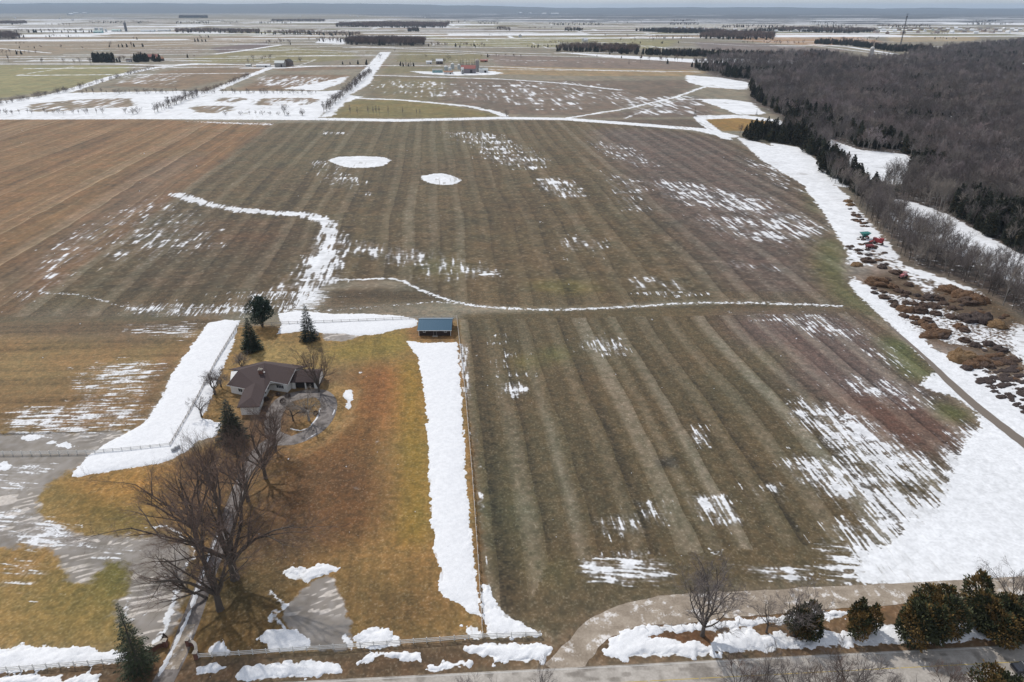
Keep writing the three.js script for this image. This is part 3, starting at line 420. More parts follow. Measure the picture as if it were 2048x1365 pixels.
  for (let j = 0; j < Hp; j++) {
    const z = zf + (j + 0.5) * sz;                              // row 0 = far edge = v 0
    for (let i = 0; i < W; i++) {
      const x = x0 + (i + 0.5) * sx;
      const w1 = vn(x * wf, z * wf) - 0.5, w2 = vn(x * wf + 91, z * wf + 37) - 0.5, w3 = vn(x * wf * 3.3 + 9, z * wf * 3.3) - 0.5, w4 = vn(x * wf * 3.3, z * wf * 3.3 + 55) - 0.5;
      let cx = (x - x0 + wa * (w1 + 0.5 * w3)) / cell, cz = (zn - z + wa * (w2 + 0.5 * w4)) / cell;
      cx = cx < 0 ? 0 : cx > gw - 1.001 ? gw - 1.001 : cx; cz = cz < 0 ? 0 : cz > gh - 1.001 ? gh - 1.001 : cz;
      const xi = cx | 0, zi = cz | 0, fx = cx - xi, fz = cz - zi, o = zi * gw + xi;
      const a = (1 - fx) * (1 - fz), b = fx * (1 - fz), c = (1 - fx) * fz, d = fx * fz;
      let r = R[o] * a + R[o + 1] * b + R[o + gw] * c + R[o + gw + 1] * d, g = Gc[o] * a + Gc[o + 1] * b + Gc[o + gw] * c + Gc[o + gw + 1] * d, bl = B[o] * a + B[o + 1] * b + B[o + gw] * c + B[o + gw + 1] * d;
      const sn = Sn[o] * a + Sn[o + 1] * b + Sn[o + gw] * c + Sn[o + gw + 1] * d, tt = T[o] * a + T[o + 1] * b + T[o + gw] * c + T[o + gw + 1] * d, ic = Ic[o] * a + Ic[o + 1] * b + Ic[o + gw] * c + Ic[o + gw + 1] * d;
      const id = Zn[o], zp = ZP[id], cs = pz[id];
      const t = x * cs[0] + z * cs[1], l = x * cs[2] + z * cs[3];
      const gr = vn(x * gf, z * gf), gr2 = vn(x * gf * 0.33 + 7, z * gf * 0.33), lo = vn(x * 0.045, z * 0.045), lo2 = vn(x * 0.013 + 60, z * 0.013);
      const sp = t / zp.w + 0.7 * lo2 + 0.22 * lo + 0.10 * (vn(x * 0.16, z * 0.16) - 0.5), si = Math.floor(sp), sf = sp - si, h0 = NT[(si * 37 + id * 101) & 65535];
      const strip = (zp.broad > 0.3 && id !== 2 ? ((si & 1) ? 0.22 : -0.2) * (0.4 + 1.1 * h0) : 0.7 * (h0 - 0.5)) + 0.5 * (vn(sp * 1.7, l * 0.008 + 11) - 0.5) + 0.35 * (ss(0, 0.35, sf) - ss(0.75, 1.0, sf) * 0.4 - 0.72) * (0.3 + vn(si * 7.3, l * 0.012)), rows = vn(t * rowF, l * rowF * 0.04) - 0.5, mid = vn(t * 0.32, l * 0.012 + 3) - 0.5;
      let m = 1 + zp.broad * 1.5 * strip + zp.row * (0.7 * rows + mid) + zp.grain * (1.5 * (gr - 0.5) + 1.2 * (gr2 - 0.5)) + 0.16 * (lo - 0.5) + 0.16 * (lo2 - 0.5);
      if (m < 0.3) m = 0.3;
      const fl = ss(0.55, 1.0, 0.35 * gr + 0.65 * vn(x * gf * 2.3 + 77, z * gf * 1.6)) * 0.8;
      if (strip > 0 && zp.broad > 0.3) { const k = Math.min(0.55, strip * (zp.broad > 0.45 ? 0.85 : 0.4)) * (0.6 + 0.8 * gr2); r += (0.175 - r) * k; g += (0.156 - g) * k; bl += (0.122 - bl) * k; } r += 0.10 * zp.grain * 5 * fl * 0.5; g += 0.095 * zp.grain * 5 * fl * 0.5; bl += 0.08 * zp.grain * 5 * fl * 0.5;
      if (id === 2) { const k = 0.55 * ss(0.80, 0.93, sf) * (1 - ss(0.95, 1, sf)) * (0.4 + 0.6 * h0) * (0.5 + 0.7 * gr2), k2 = 0.35 * ss(0.3, 0.5, sf) * (1 - ss(0.55, 0.7, sf)) * ss(0.4, 0.9, h0); r += (0.29 - r) * k; g += (0.22 - g) * k; bl += (0.135 - bl) * k; r += (0.13 - r) * k2; g += (0.085 - g) * k2; bl += (0.05 - bl) * k2; }
      const hue = 0.10 * (vn(x * 0.08 + 31, z * 0.08) - 0.5) + 0.10 * (gr2 - 0.5) - 0.05 * zp.broad * strip;
      r *= m * (1 + hue); g *= m * (1 - 0.2 * hue); bl *= m * (1 - 0.5 * hue);
      let hgt = 0.25 * gr + 0.2 * gr2 + 0.1 * rows * zp.row * 4;
      if (ic > 0.02) {
        const wob = vn(x * 0.22, z * 0.22), k = ss(0.32, 0.62, ic + 0.5 * (fbm(x * ef * 0.5, z * ef * 0.5) - 0.5)) * (0.82 + 0.18 * gr2), tone = 0.70 + 0.34 * wob + 0.26 * (gr2 - 0.5) + 0.22 * lo;
        const wave = ss(0.60, 0.74, vn(x * 0.46 + 3 * wob, z * 1.5 + 0.55 * x + 2 * wob)) * ss(0.36, 0.56, vn(x * 0.06 + 5, z * 0.10 + 8)) * (0.5 + 0.5 * gr);
        const v = Math.min(0.8, 0.25 * tone + 0.38 * wave);
        r += (v * 1.05 - r) * k; g += (v * 0.96 - g) * k; bl += (v * 0.88 - bl) * k; hgt *= 1 - 0.7 * k;
      }
      let cov = 0;
      if (sn > 0.03) cov = ss(0.43, 0.57, sn + 0.42 * (fbm(x * ef, z * ef) - 0.5) + 0.12 * (gr - 0.5)) * (1 - 0.5 * ss(0.66, 0.86, 0.8 * vn(t * rowF + 5, l * rowF * 0.12 + 3) + 0.2 * gr) * ss(0.42, 0.7, vn(x * 0.05 + 3, z * 0.05)));
      if (tt > 0.03) {
        const ln = vn(t * rowF + 40, l * rowF * 0.13), ln2 = vn(t * rowF * 1.9 + 13, l * rowF * 0.22), cl = vn(t * midF * 0.13, l * midF * 0.5 + 9), cl2 = vn(t * midF * 0.3 + 7, l * midF * 1.1 + 31);
        const nn = 0.40 * ln + 0.20 * ln2 + 0.18 * cl + 0.10 * cl2 + 0.12 * gr, th = (cell > 0.5 ? 0.885 : 0.86) - 0.62 * tt, e = ss(th - 0.05, th + 0.06, nn);
        if (e > cov) cov = e * (0.8 + 0.2 * gr2);
        const du = 0.6 * ss(th - 0.24, th + 0.02, nn) * (0.3 + 0.7 * gr) * ss(0.1, 0.5, tt); r += (0.56 - r) * du * 0.6; g += (0.55 - g) * du * 0.6; bl += (0.56 - bl) * du * 0.6;
      }
      if (cov > 0) { const sv = 0.76 + 0.12 * (gr2 - 0.5) + 0.10 * (gr - 0.5) + 0.06 * (lo - 0.5), k = cov * (0.93 + 0.07 * gr); r += (sv * 0.985 - r) * k; g += (sv - g) * k; bl += (sv * 1.03 - bl) * k; hgt += 0.55 * cov; }
      const p = (j * W + i) * 4;
      data[p] = toS[r > 1 ? 4096 : (r * 4096) | 0]; data[p + 1] = toS[g > 1 ? 4096 : (g * 4096) | 0]; data[p + 2] = toS[bl > 1 ? 4096 : (bl * 4096) | 0]; data[p + 3] = 255;
      if (bd && !(i & 1) && !(j & 1)) { const u = ((j >> 1) * (W >> 1) + (i >> 1)) * 4, v = Math.min(255, hgt * 220); bd[u] = bd[u + 1] = bd[u + 2] = v; bd[u + 3] = 255; }
    }
  }
  const tex = (dt, w, h, srgb) => { const q2 = new THREE.DataTexture(dt, w, h, THREE.RGBAFormat); q2.magFilter = THREE.LinearFilter; q2.minFilter = THREE.LinearMipmapLinearFilter; q2.generateMipmaps = true; if (srgb) q2.colorSpace = THREE.SRGBColorSpace; q2.needsUpdate = true; return q2; };
  const m = new THREE.MeshStandardMaterial({ map: tex(data, W, Hp, true), roughness: 0.93 });
  if (bd) { m.bumpMap = tex(bd, W >> 1, Hp >> 1, false); m.bumpScale = bump; }
  return { m, uv: (x, z) => [(x - x0) / (x1 - x0), (z - zf) / (zn - zf)], x0, x1, zn, zf };
}
const t0 = Date.now();
const NW = makeTile(-215, 0, -66, -262, 2048, 1866, 0.4, 0.16);
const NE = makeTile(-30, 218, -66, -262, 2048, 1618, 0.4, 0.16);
const MW = makeTile(-575, 0, -255, -775, 1640, 1480, 0.8, 0.25);
const ME = makeTile(0, 590, -255, -775, 1680, 1480, 0.8, 0.25);
const FW = makeTile(-2050, 0, -770, -2900, 2048, 1460, 2, 0);
const FE = makeTile(0, 2100, -770, -2900, 2048, 1460, 2, 0);
const DA = makeTile(-4700, 4700, -2880, -6400, 2048, 1024, 6, 0);
const DB = makeTile(-16000, 16000, -6400, -22000, 2048, 1024, 20, 0);
console.log('tiles', Date.now() - t0);
function flat(poly, tile, y) {                                   // a flat sheet over a polygon, wound upward, uv in its tile's metres
  const pts = poly.map(([x, z]) => new THREE.Vector2(x, z)), f = THREE.ShapeUtils.triangulateShape(THREE.ShapeUtils.isClockWise(pts) ? pts.slice().reverse() : pts, []);
  const src = THREE.ShapeUtils.isClockWise(pts) ? poly.slice().reverse() : poly, pos = [], uv = [];
  for (const [x, z] of src) { pos.push(x, y, z); uv.push(...tile.uv(x, z)); }
  const g = new THREE.BufferGeometry(); g.setAttribute('position', new THREE.Float32BufferAttribute(pos, 3)); g.setAttribute('uv', new THREE.Float32BufferAttribute(uv, 2));
  g.setIndex(f.flatMap(([a, b, c]) => [a, c, b])); g.computeVertexNormals(); return g;
}
const rect = (x0, x1, zn, zf) => [[x0, zn], [x1, zn], [x1, zf], [x0, zf]];
const clipTo = (poly, t, xa = t.x0, xb = t.x1) => {               // keep the part of a polygon that lies on a tile
  const cut = (p, f) => { const o = []; for (let k = 0; k < p.length; k++) { const a = p[k], b = p[(k + 1) % p.length], fa = f(a), fb = f(b); if (fa >= 0) o.push(a); if ((fa >= 0) !== (fb >= 0)) { const s = fa / (fa - fb); o.push([a[0] + s * (b[0] - a[0]), a[1] + s * (b[1] - a[1])]); } } return o; };
  let p = poly; for (const f of [(v) => v[0] - xa, (v) => xb - v[0], (v) => t.zn - v[1], (v) => v[1] - t.zf]) p = p.length ? cut(p, f) : p; return p;
};
struct('ground', flat(rect(-215, -12, -66, -262), NW, 0), NW.m);
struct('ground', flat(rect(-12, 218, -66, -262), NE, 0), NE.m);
struct('ground', flat(rect(-575, 0, -262, -770), MW, 0), MW.m); struct('ground', flat(rect(0, 590, -262, -770), ME, 0), ME.m);
struct('ground', flat(rect(-2050, 0, -770, -2890), FW, 0), FW.m); struct('ground', flat(rect(0, 2100, -770, -2890), FE, 0), FE.m);
struct('ground', flat(rect(-4700, 4700, -2890, -6400), DA, 0), DA.m); struct('ground', flat(rect(-16000, 16000, -6400, -22000), DB, 0), DB.m);
struct('terrain', flat([[-26000, 400], [26000, 400], [26000, -26000], [-26000, -26000]], { uv: (x, z) => [x / 100, z / 100] }, -1.2), mat(0.16, 0.145, 0.115));
// fields, lawn and paddock as surfaces of their own
const surf = (name, poly, tile, y, label) => { const p = clipTo(poly, tile); if (p.length > 2) return struct(name, flat(p, tile, y), tile.m, label); };
{
  const up = (t, a, b) => ({ ...t, zn: a, zf: b });
  surf('field', mainField, up(MW, -262, -770), 0.02, 'olive brown winter field with snow lying in its rows'); surf('field', mainField, up(ME, -262, -770), 0.02, 'purplish brown half of the winter field beside the wood');
  surf('field', brownField, up(MW, -262, -770), 0.024, 'orange brown stubble field with pale diagonal stripes');
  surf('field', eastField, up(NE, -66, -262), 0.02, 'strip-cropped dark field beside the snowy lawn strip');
  surf('field', westField, up(NW, -66, -262), 0.02, 'tan stubble field with thin snow streaks beside the fence');
  surf('field', paddock, up(NW, -66, -262), 0.02, 'icy paddock with grey slush and ochre grass');
  surf('lawn', lawn, up(NW, -66, -262), 0.028, 'ochre and green winter lawn round the bungalow');
}

// ---------------------------------------------------------------- lying snow with depth, roads and lanes
const snowTex = (() => {
  const n = 512, d = new Uint8Array(n * n * 4), b = new Uint8Array(n * n * 4);
  for (let j = 0; j < n; j++) for (let i = 0; i < n; i++) {
    const u = i / n * 256, v = j / n * 256, a = 0.45 * vn(u / 4, v / 4) + 0.15 * vn(u, v) + 0.4 * vn(u / 16, v / 16), o = (j * n + i) * 4, w = 214 + 26 * a;
    d[o] = w - 2; d[o + 1] = w - 1; d[o + 2] = w + 2; d[o + 3] = 255; b[o] = b[o + 1] = b[o + 2] = 255 * a; b[o + 3] = 255;
  }
  const mk = (dt, s) => { const t = new THREE.DataTexture(dt, n, n, THREE.RGBAFormat); t.wrapS = t.wrapT = THREE.RepeatWrapping; t.magFilter = THREE.LinearFilter; if (s) t.colorSpace = THREE.SRGBColorSpace; t.needsUpdate = true; return t; };
  return [mk(d, true), mk(b, false)];
})();
const snowMat = new THREE.MeshStandardMaterial({ map: snowTex[0], bumpMap: snowTex[1], bumpScale: 0.05, roughness: 0.85 });
function segDist(x, z, p, closed) {
  let m = 1e9; const n = p.length;
  for (let k = 0; k < (closed ? n : n - 1); k++) { const [ax, az] = p[k], [bx, bz] = p[(k + 1) % n], dx = bx - ax, dz = bz - az; let t = ((x - ax) * dx + (z - az) * dz) / (dx * dx + dz * dz || 1); t = t < 0 ? 0 : t > 1 ? 1 : t; const d = (x - ax - t * dx) ** 2 + (z - az - t * dz) ** 2; if (d < m) m = d; }
  return Math.sqrt(m);
}
function inside(x, z, p) { let c = false; for (let k = 0, m = p.length - 1; k < p.length; m = k++) { const [ux, uz] = p[k], [vx, vz] = p[m]; if ((uz > z) !== (vz > z) && x < ux + (z - uz) * (vx - ux) / (vz - uz)) c = !c; } return c; }
// a drift: a height field that dips under the ground along its ragged edge. width set: a ridge along a line
function drift(p, { h = 0.35, cell = 0.5, rag = 0.9, soft = 1.6, width = 0, lump = 0.3, base = 0.0 }) {
  let ax = 1e9, bx = -1e9, az = 1e9, bz = -1e9; for (const [x, z] of p) { ax = Math.min(ax, x); bx = Math.max(bx, x); az = Math.min(az, z); bz = Math.max(bz, z); }
  const pad = width + rag + cell; ax -= pad; bx += pad; az -= pad; bz += pad;
  const nx = Math.ceil((bx - ax) / cell), nz = Math.ceil((bz - az) / cell), H = new Float32Array((nx + 1) * (nz + 1));
  for (let j = 0; j <= nz; j++) for (let i = 0; i <= nx; i++) {
    const x = ax + i * cell, z = az + j * cell;
    let d = segDist(x, z, p, !width); d = width ? width / 2 - d : inside(x, z, p) ? d : -d;
    d += rag * (fbm(x * 0.55, z * 0.55) - 0.5) * 1.7 + 0.35 * rag * (vn(x * 2.2, z * 2.2) - 0.5);
    H[j * (nx + 1) + i] = d < -cell * 1.5 ? -9 : d < 0 ? d * 0.4 : h * (1 - Math.exp(-d / soft)) * (1 + lump * 2 * (fbm(x * 0.3 + 9, z * 0.3) - 0.5)) + (width ? 0 : 0.03);
  }
  const pos = [], uv = [], idx = [], id = new Int32Array(H.length).fill(-1);
  const v = (k) => { if (id[k] < 0) { id[k] = pos.length / 3; const i = k % (nx + 1), j = (k / (nx + 1)) | 0, x = ax + i * cell, z = az + j * cell; pos.push(x, Math.max(-0.4, H[k]) + base, z); uv.push(x / 11, z / 11); } return id[k]; };
  for (let j = 0; j < nz; j++) for (let i = 0; i < nx; i++) {
    const a = j * (nx + 1) + i, b = a + 1, c = a + nx + 1, e = c + 1;
    if (Math.max(H[a], H[b], H[c], H[e]) <= 0) continue;
    if (Math.min(H[a], H[b], H[c], H[e]) <= -8.9) for (const k of [a, b, c, e]) if (H[k] <= -8.9) H[k] = -0.4;
    idx.push(v(a), v(c), v(b), v(b), v(c), v(e));
  }
  const g = new THREE.BufferGeometry(); g.setAttribute('position', new THREE.Float32BufferAttribute(pos, 3)); g.setAttribute('uv', new THREE.Float32BufferAttribute(uv, 2)); g.setIndex(idx); g.computeVertexNormals(); return g;
}
struct('snow_drift', drift(snowStrip, { h: 0.34, cell: 0.4, rag: 1.3 }), snowMat, 'long white snow strip beside the wire and post fence of the lawn');
struct('snow_drift', drift(snowWest, { h: 0.45, cell: 0.5, rag: 1.3 }), snowMat, 'broad snow drift along the diagonal fence west of the bungalow');
struct('snow_drift', drift(snowNorth, { h: 0.35, cell: 0.55 }), snowMat, 'snow drift under the fence behind the bungalow');
for (const v of vergeSnow) struct('snow_drift', drift(v, { h: 0.4, cell: 0.28, rag: 1.9, soft: 0.8, lump: 0.9 }), snowMat);
struct('snow_drift', drift([[-51.1,-181],[-49,-181.3],[-47.6,-175.9],[-48,-173.6],[-47,-171.4],[-47.6,-169.7],[-49,-171.4],[-48.7,-174.5],[-50.4,-176.5]], { h: 0.12, cell: 0.2, rag: 0.3, soft: 0.4 }), snowMat);

// strips along a centre line: [x, z, half width]
function ribbon(line, y, uvScale = 4, sub = 6, ragged = 0) {
  const c = new THREE.CatmullRomCurve3(line.map(([x, z, w]) => new THREE.Vector3(x, w, z)), false, 'centripetal'), n = (line.length - 1) * sub, pos = [], uv = [], idx = []; let len = 0, last = null;
  for (let k = 0; k <= n; k++) {
    const p = c.getPoint(k / n), t = c.getTangent(k / n); const L = Math.hypot(t.x, t.z) || 1, nx = -t.z / L, nz = t.x / L; if (last) len += Math.hypot(p.x - last.x, p.z - last.z); last = p;
    for (const s of [-1, 1]) { const w = p.y * s * (1 + ragged * (vn(p.x * 0.7 + s * 50, p.z * 0.7) - 0.5)); pos.push(p.x + nx * w, y, p.z + nz * w); uv.push((p.x + nx * w) / uvScale, (p.z + nz * w) / uvScale); }
    if (k) { const a = 2 * k - 2; idx.push(a, a + 1, a + 2, a + 1, a + 3, a + 2); }
  }
  const g = new THREE.BufferGeometry(); g.setAttribute('position', new THREE.Float32BufferAttribute(pos, 3)); g.setAttribute('uv', new THREE.Float32BufferAttribute(uv, 2)); g.setIndex(idx); g.computeVertexNormals();
  if (g.attributes.normal.getY(0) < 0) { g.setIndex(idx.map((_, i) => idx[i - (i % 3) + [0, 2, 1][i % 3]])); g.computeVertexNormals(); }
  return g;
}
function groundTex(n, fn) { const d = new Uint8Array(n * n * 4); for (let j = 0; j < n; j++) for (let i = 0; i < n; i++) { const c = fn(i / n, j / n), o = (j * n + i) * 4; for (let k = 0; k < 3; k++) d[o + k] = Math.max(0, Math.min(255, c[k])); d[o + 3] = 255; } const t = new THREE.DataTexture(d, n, n, THREE.RGBAFormat); t.wrapS = t.wrapT = THREE.RepeatWrapping; t.magFilter = THREE.LinearFilter; t.minFilter = THREE.LinearMipmapLinearFilter; t.generateMipmaps = true; t.colorSpace = THREE.SRGBColorSpace; t.needsUpdate = true; return t; }
// uv 0..1 covers 64 m; noise lattice of 256 keeps it seamless
const asphaltTex = groundTex(1024, (u, v) => { const a = vn(u * 256, v * 256), b = vn(u * 64, v * 64), c = vn(u * 32 + 3, v * 64), s = 18 * (a - 0.5) + 20 * (b - 0.5) + 34 * ss(0.55, 0.9, c) * -1 + 10; return [158 + s, 151 + s, 143 + s]; });
const driveTex = groundTex(1024, (u, v) => { const a = vn(u * 256, v * 256), b = vn(u * 32, v * 32), c = vn(u * 64 + 9, v * 64), s = 14 * (a - 0.5) + 30 * (b - 0.5) - 26 * ss(0.6, 0.8, c); return [112 + s, 104 + s, 100 + s]; });
const dirtTex = groundTex(1024, (u, v) => { const a = vn(u * 256, v * 256), b = vn(u * 32, v * 64), c = vn(u * 64 + 9, v * 64 + 5), s = 18 * (a - 0.5) + 30 * (b - 0.5), w = ss(0.62, 0.9, 0.6 * c + 0.25 * b + 0.25 * a) * 0.8; return [154 + s + 60 * w, 141 + s + 70 * w, 126 + s + 84 * w]; });
const roadMat = new THREE.MeshStandardMaterial({ map: asphaltTex, roughness: 0.75 }), driveMat = new THREE.MeshStandardMaterial({ map: driveTex, roughness: 0.7 }), laneMat = new THREE.MeshStandardMaterial({ map: dirtTex, roughness: 0.9 });
const rA = [6.72, -83.09], rB = [93.97, -88.16], rd = [rB[0] - rA[0], rB[1] - rA[1]], rl = Math.hypot(...rd), ru = [rd[0] / rl, rd[1] / rl], rn = [-ru[1], ru[0]];   // along the road; rn points towards the camera
const onRoad = (s, o) => [rA[0] + ru[0] * s + rn[0] * o, rA[1] + ru[1] * s + rn[1] * o];
struct('road', ribbon([[...onRoad(-160, 3.6), 3.6], [...onRoad(0, 3.6), 3.6], [...onRoad(160, 3.6), 3.6]], 0.045, 64, 2), roadMat, 'pale salt-stained two-lane road');
const yellow = mat(0.5, 0.36, 0.08, 0.8), whitePaint = mat(0.55, 0.54, 0.52, 0.8);
for (let s = -100; s < 130; s += 9) { const a = onRoad(s, 3.5), b = onRoad(s + 8.7, 3.5); struct('road_marking', ribbon([[...a, 0.06], [...b, 0.06]], 0.052, 64, 1), yellow); }
struct('road_marking', ribbon([[...onRoad(-120, 0.35), 0.05], [...onRoad(140, 0.35), 0.05]], 0.052, 64, 2), whitePaint); struct('road_marking', ribbon([[...onRoad(-120, 6.8), 0.05], [...onRoad(140, 6.8), 0.05]], 0.052, 64, 2), whitePaint);
struct('driveway', ribbon([[-60.56, -79.44, 1.9], [-60.42, -84.95, 1.8], [-61.2, -92.68, 1.8], [-62.14, -100.04, 1.7], [-63.48, -111.11, 1.7], [-65.45, -125.67, 1.6], [-66.86, -138.94, 1.6], [-66.68, -149.71, 1.8], [-62.3, -157.3, 2.2]], 0.05, 64, 8, 0.05), driveMat, 'dark asphalt driveway between the bare trees');
struct('driveway', ribbon([[-64.5, -153.2, 1.6], [-58.7, -154.4, 2.3], [-54.4, -159.7, 2.5], [-53.3, -168.4, 2.4], [-55.1, -175.4, 2.4], [-58.5, -178.9, 2.4], [-63.3, -178.3, 2.6], [-67.7, -175.4, 2.6], [-68.4, -167, 2.4], [-65.6, -156.8, 2.0]], 0.058, 64, 8, 0.04), driveMat, 'curved asphalt turning loop in front of the garage');
struct('driveway', ribbon([[-60.57, -82.89, 1.55], [-60.64, -87.5, 1.5], [-61.01, -92.68, 0.9]], 0.056, 64, 6, 0.1), laneMat, 'pale dirty entrance of the driveway between brick walls');
struct('dirt_lane', ribbon([[8.41, -81.89, 3.4], [12.38, -87.07, 2.6], [16.04, -91.29, 2.6], [22.69, -94.81, 3.0], [30.68, -96.27, 3.6], [41.71, -97.5, 3.2], [56.88, -98.76, 2.9], [77.41, -100.3, 2.6], [103.57, -102.4, 2.4], [119.98, -103.74, 2.4]], 0.04, 64, 8, 0.22), laneMat, 'muddy lane curving off the road behind the roadside trees');
struct('dirt_lane', ribbon([[139, -229.9, 0.5], [138.2, -203, 0.8], [136.8, -186, 1.4], [136.5, -170.3, 1.6], [137.7, -150.6, 1.8], [138.75, -135.93, 1.9]], 0.06, 64, 8, 0.2), mat(0.17, 0.14, 0.115), 'narrow brown farm track across the snow');
// ploughed snow along the drive
struct('snow_bank', drift([[-61.78,-81.69],[-61.82,-87.07],[-62.11,-91.29],[-62.21,-95.05],[-63.18,-101.34],[-64.5,-109.64],[-65.14,-116.48]], { h: 0.3, cell: 0.2, rag: 0.5, soft: 0.3, width: 0.7 }), snowMat, 'low ploughed snow ridge along the driveway edge');
struct('snow_bank', drift([[-54.4,-178.3],[-52.3,-173.6],[-51.5,-168.6],[-51.9,-162.3],[-53.8,-157.3],[-56.6,-153.4]], { h: 0.14, cell: 0.2, rag: 0.4, soft: 0.3, width: 0.35 }), snowMat); struct('snow_bank', drift([[-61.4,-159.7],[-58.6,-158.7],[-56.5,-160.2],[-55.6,-165.4],[-56,-170.3]], { h: 0.2, cell: 0.2, rag: 0.4, soft: 0.3, width: 0.6 }), snowMat);

// ---------------------------------------------------------------- trees
class Geo {                                                       // collects tubes and slivers
  constructor() { this.p = []; this.c = []; this.i = []; }
  tube(a, b, r0, r1, n, col) {
    const d = b.clone().sub(a).normalize(), u = Math.abs(d.y) < 0.9 ? new THREE.Vector3(0, 1, 0) : new THREE.Vector3(1, 0, 0), s = u.cross(d).normalize(), t = d.clone().cross(s), o = this.p.length / 3;
    for (const [q, r] of [[a, r0], [b, r1]]) for (let k = 0; k < n; k++) { const w = k / n * 6.2832, cs = Math.cos(w) * r, sn = Math.sin(w) * r; this.p.push(q.x + s.x * cs + t.x * sn, q.y + s.y * cs + t.y * sn, q.z + s.z * cs + t.z * sn); if (col) this.c.push(...col); }
    for (let k = 0; k < n; k++) { const e = (k + 1) % n; this.i.push(o + k, o + e, o + n + k, o + e, o + n + e, o + n + k); }
  }
  sliver(a, b, w, rx, col) { const o = this.p.length / 3; this.p.push(a.x + rx.x * w, a.y + rx.y * w, a.z + rx.z * w, a.x - rx.x * w, a.y - rx.y * w, a.z - rx.z * w, b.x, b.y, b.z); if (col) this.c.push(...col, ...col, ...col); this.i.push(o, o + 1, o + 2); }
  leaf(a, b, w, rx, col) { const o = this.p.length / 3, mx = a.x * 0.45 + b.x * 0.55, my = a.y * 0.45 + b.y * 0.55, mz = a.z * 0.45 + b.z * 0.55; this.p.push(a.x, a.y, a.z, mx + rx.x * w, my + rx.y * w, mz + rx.z * w, b.x, b.y, b.z, mx - rx.x * w, my - rx.y * w, mz - rx.z * w); if (col) this.c.push(...col, ...col, ...col, ...col); this.i.push(o, o + 1, o + 2, o, o + 2, o + 3); }
  done() { const g = new THREE.BufferGeometry(); g.setAttribute('position', new THREE.Float32BufferAttribute(this.p, 3)); if (this.c.length) g.setAttribute('color', new THREE.Float32BufferAttribute(this.c, 3)); g.setIndex(this.i); g.computeVertexNormals(); return g; }
}
const V = (x, y, z) => new THREE.Vector3(x, y, z);
const rdir = (r) => { const a = r() * 6.2832, y = r() * 2 - 1, s = Math.sqrt(1 - y * y); return V(Math.cos(a) * s, y, Math.sin(a) * s); };
// leafless tree of height H: limbs rise from a short bole, each level bends upward; the last two levels are fine twigs
function bareTree(seed, H, o = {}) {
  const { bole = 0.16, limbs = 6, kids = [5, 5, 6], open = 0.55, up = 0.35, rad = 0.021, twig = 0.011, sides = 6, lean = null, bend = 0.25, leader = 0 } = o;
  const r = rng(seed), wood = new Geo(), fine = new Geo();
  const grow = (p, d, len, rr, lv) => {
    const last = lv >= kids.length, segs = lv === 0 ? 4 : lv === 1 ? 3 : 2; let a = p.clone(), dir = d.clone(), q = rr; const spots = [];
    for (let s = 0; s < segs; s++) {
      dir.add(rdir(r).multiplyScalar(bend)).add(V(0, up * (lv ? 0.45 : 0.3), 0)).normalize();
      const b = a.clone().addScaledVector(dir, len / segs), q1 = rr * (1 - 0.75 * (s + 1) / segs);
      if (lv < 2) wood.tube(a, b, q, q1, lv ? 4 : 5); else fine.tube(a, b, Math.max(q, twig), Math.max(q1, twig * 0.6), 3);
      spots.push([a.clone(), b.clone(), dir.clone(), q1]); a = b; q = q1;
    }
    if (last) return;
    const n = kids[lv] + Math.floor(r() * 2);
    for (let k = 0; k < n; k++) {
      const f = 0.22 + 0.78 * (k + r()) / n, sp = spots[Math.min(segs - 1, Math.floor(f * segs))], t = f * segs - Math.floor(Math.min(f * segs, segs - 0.001)), at = sp[0].clone().lerp(sp[1], Math.min(1, t));
      let side = rdir(r).cross(sp[2]); if (side.lengthSq() < 0.01) side = V(1, 0, 0); side.normalize();
      const cd = sp[2].clone().multiplyScalar(0.75).addScaledVector(side, open * (0.8 + 0.5 * r())).normalize(), cl = len * (0.36 + 0.3 * r()) * (1.15 - 0.45 * f);
      if (lv === kids.length - 1) {                               // twigs in small fans
        const tip = at.clone().addScaledVector(cd, cl * 1.25), sx = cd.clone().cross(rdir(r)).normalize();
        fine.sliver(at, tip, twig, sx); for (let m = 0; m < 4; m++) { const h = at.clone().lerp(tip, 0.25 + 0.25 * m), e = h.clone().addScaledVector(cd, cl * 0.5).addScaledVector(rdir(r), cl * 0.33); e.y += cl * 0.1; fine.sliver(h, e, twig * 0.8, sx); }
      } else grow(at, cd, cl, sp[3] * 0.55 + rr * 0.12, lv + 1);
    }
  };
  const R = H * rad, top = V(lean ? lean[0] * bole * H : 0, H * bole, lean ? lean[1] * bole * H : 0);
  wood.tube(V(0, -0.25, 0), V(0, 0.34, 0), R * 1.5, R * 1.1, sides); wood.tube(V(0, 0.3, 0), top, R * 1.1, R * 0.82, sides);
  for (let k = 0; k < limbs; k++) {
    const a = (k + r() * 0.6) / limbs * 6.2832, sp = k < leader ? 0.12 : open * (0.55 + 0.55 * r());
    const d = V(Math.cos(a) * sp + (lean ? lean[0] : 0), 1, Math.sin(a) * sp + (lean ? lean[1] : 0)).normalize();
    grow(top.clone().addScaledVector(V(0, -1, 0), r() * H * bole * 0.35), d, H * (1 - bole) * (0.62 + 0.16 * r()) * (k < leader ? 1.15 : 1), R * (0.5 + 0.2 * r()), 0);
  }
  return [wood.done(), fine.done()];
}
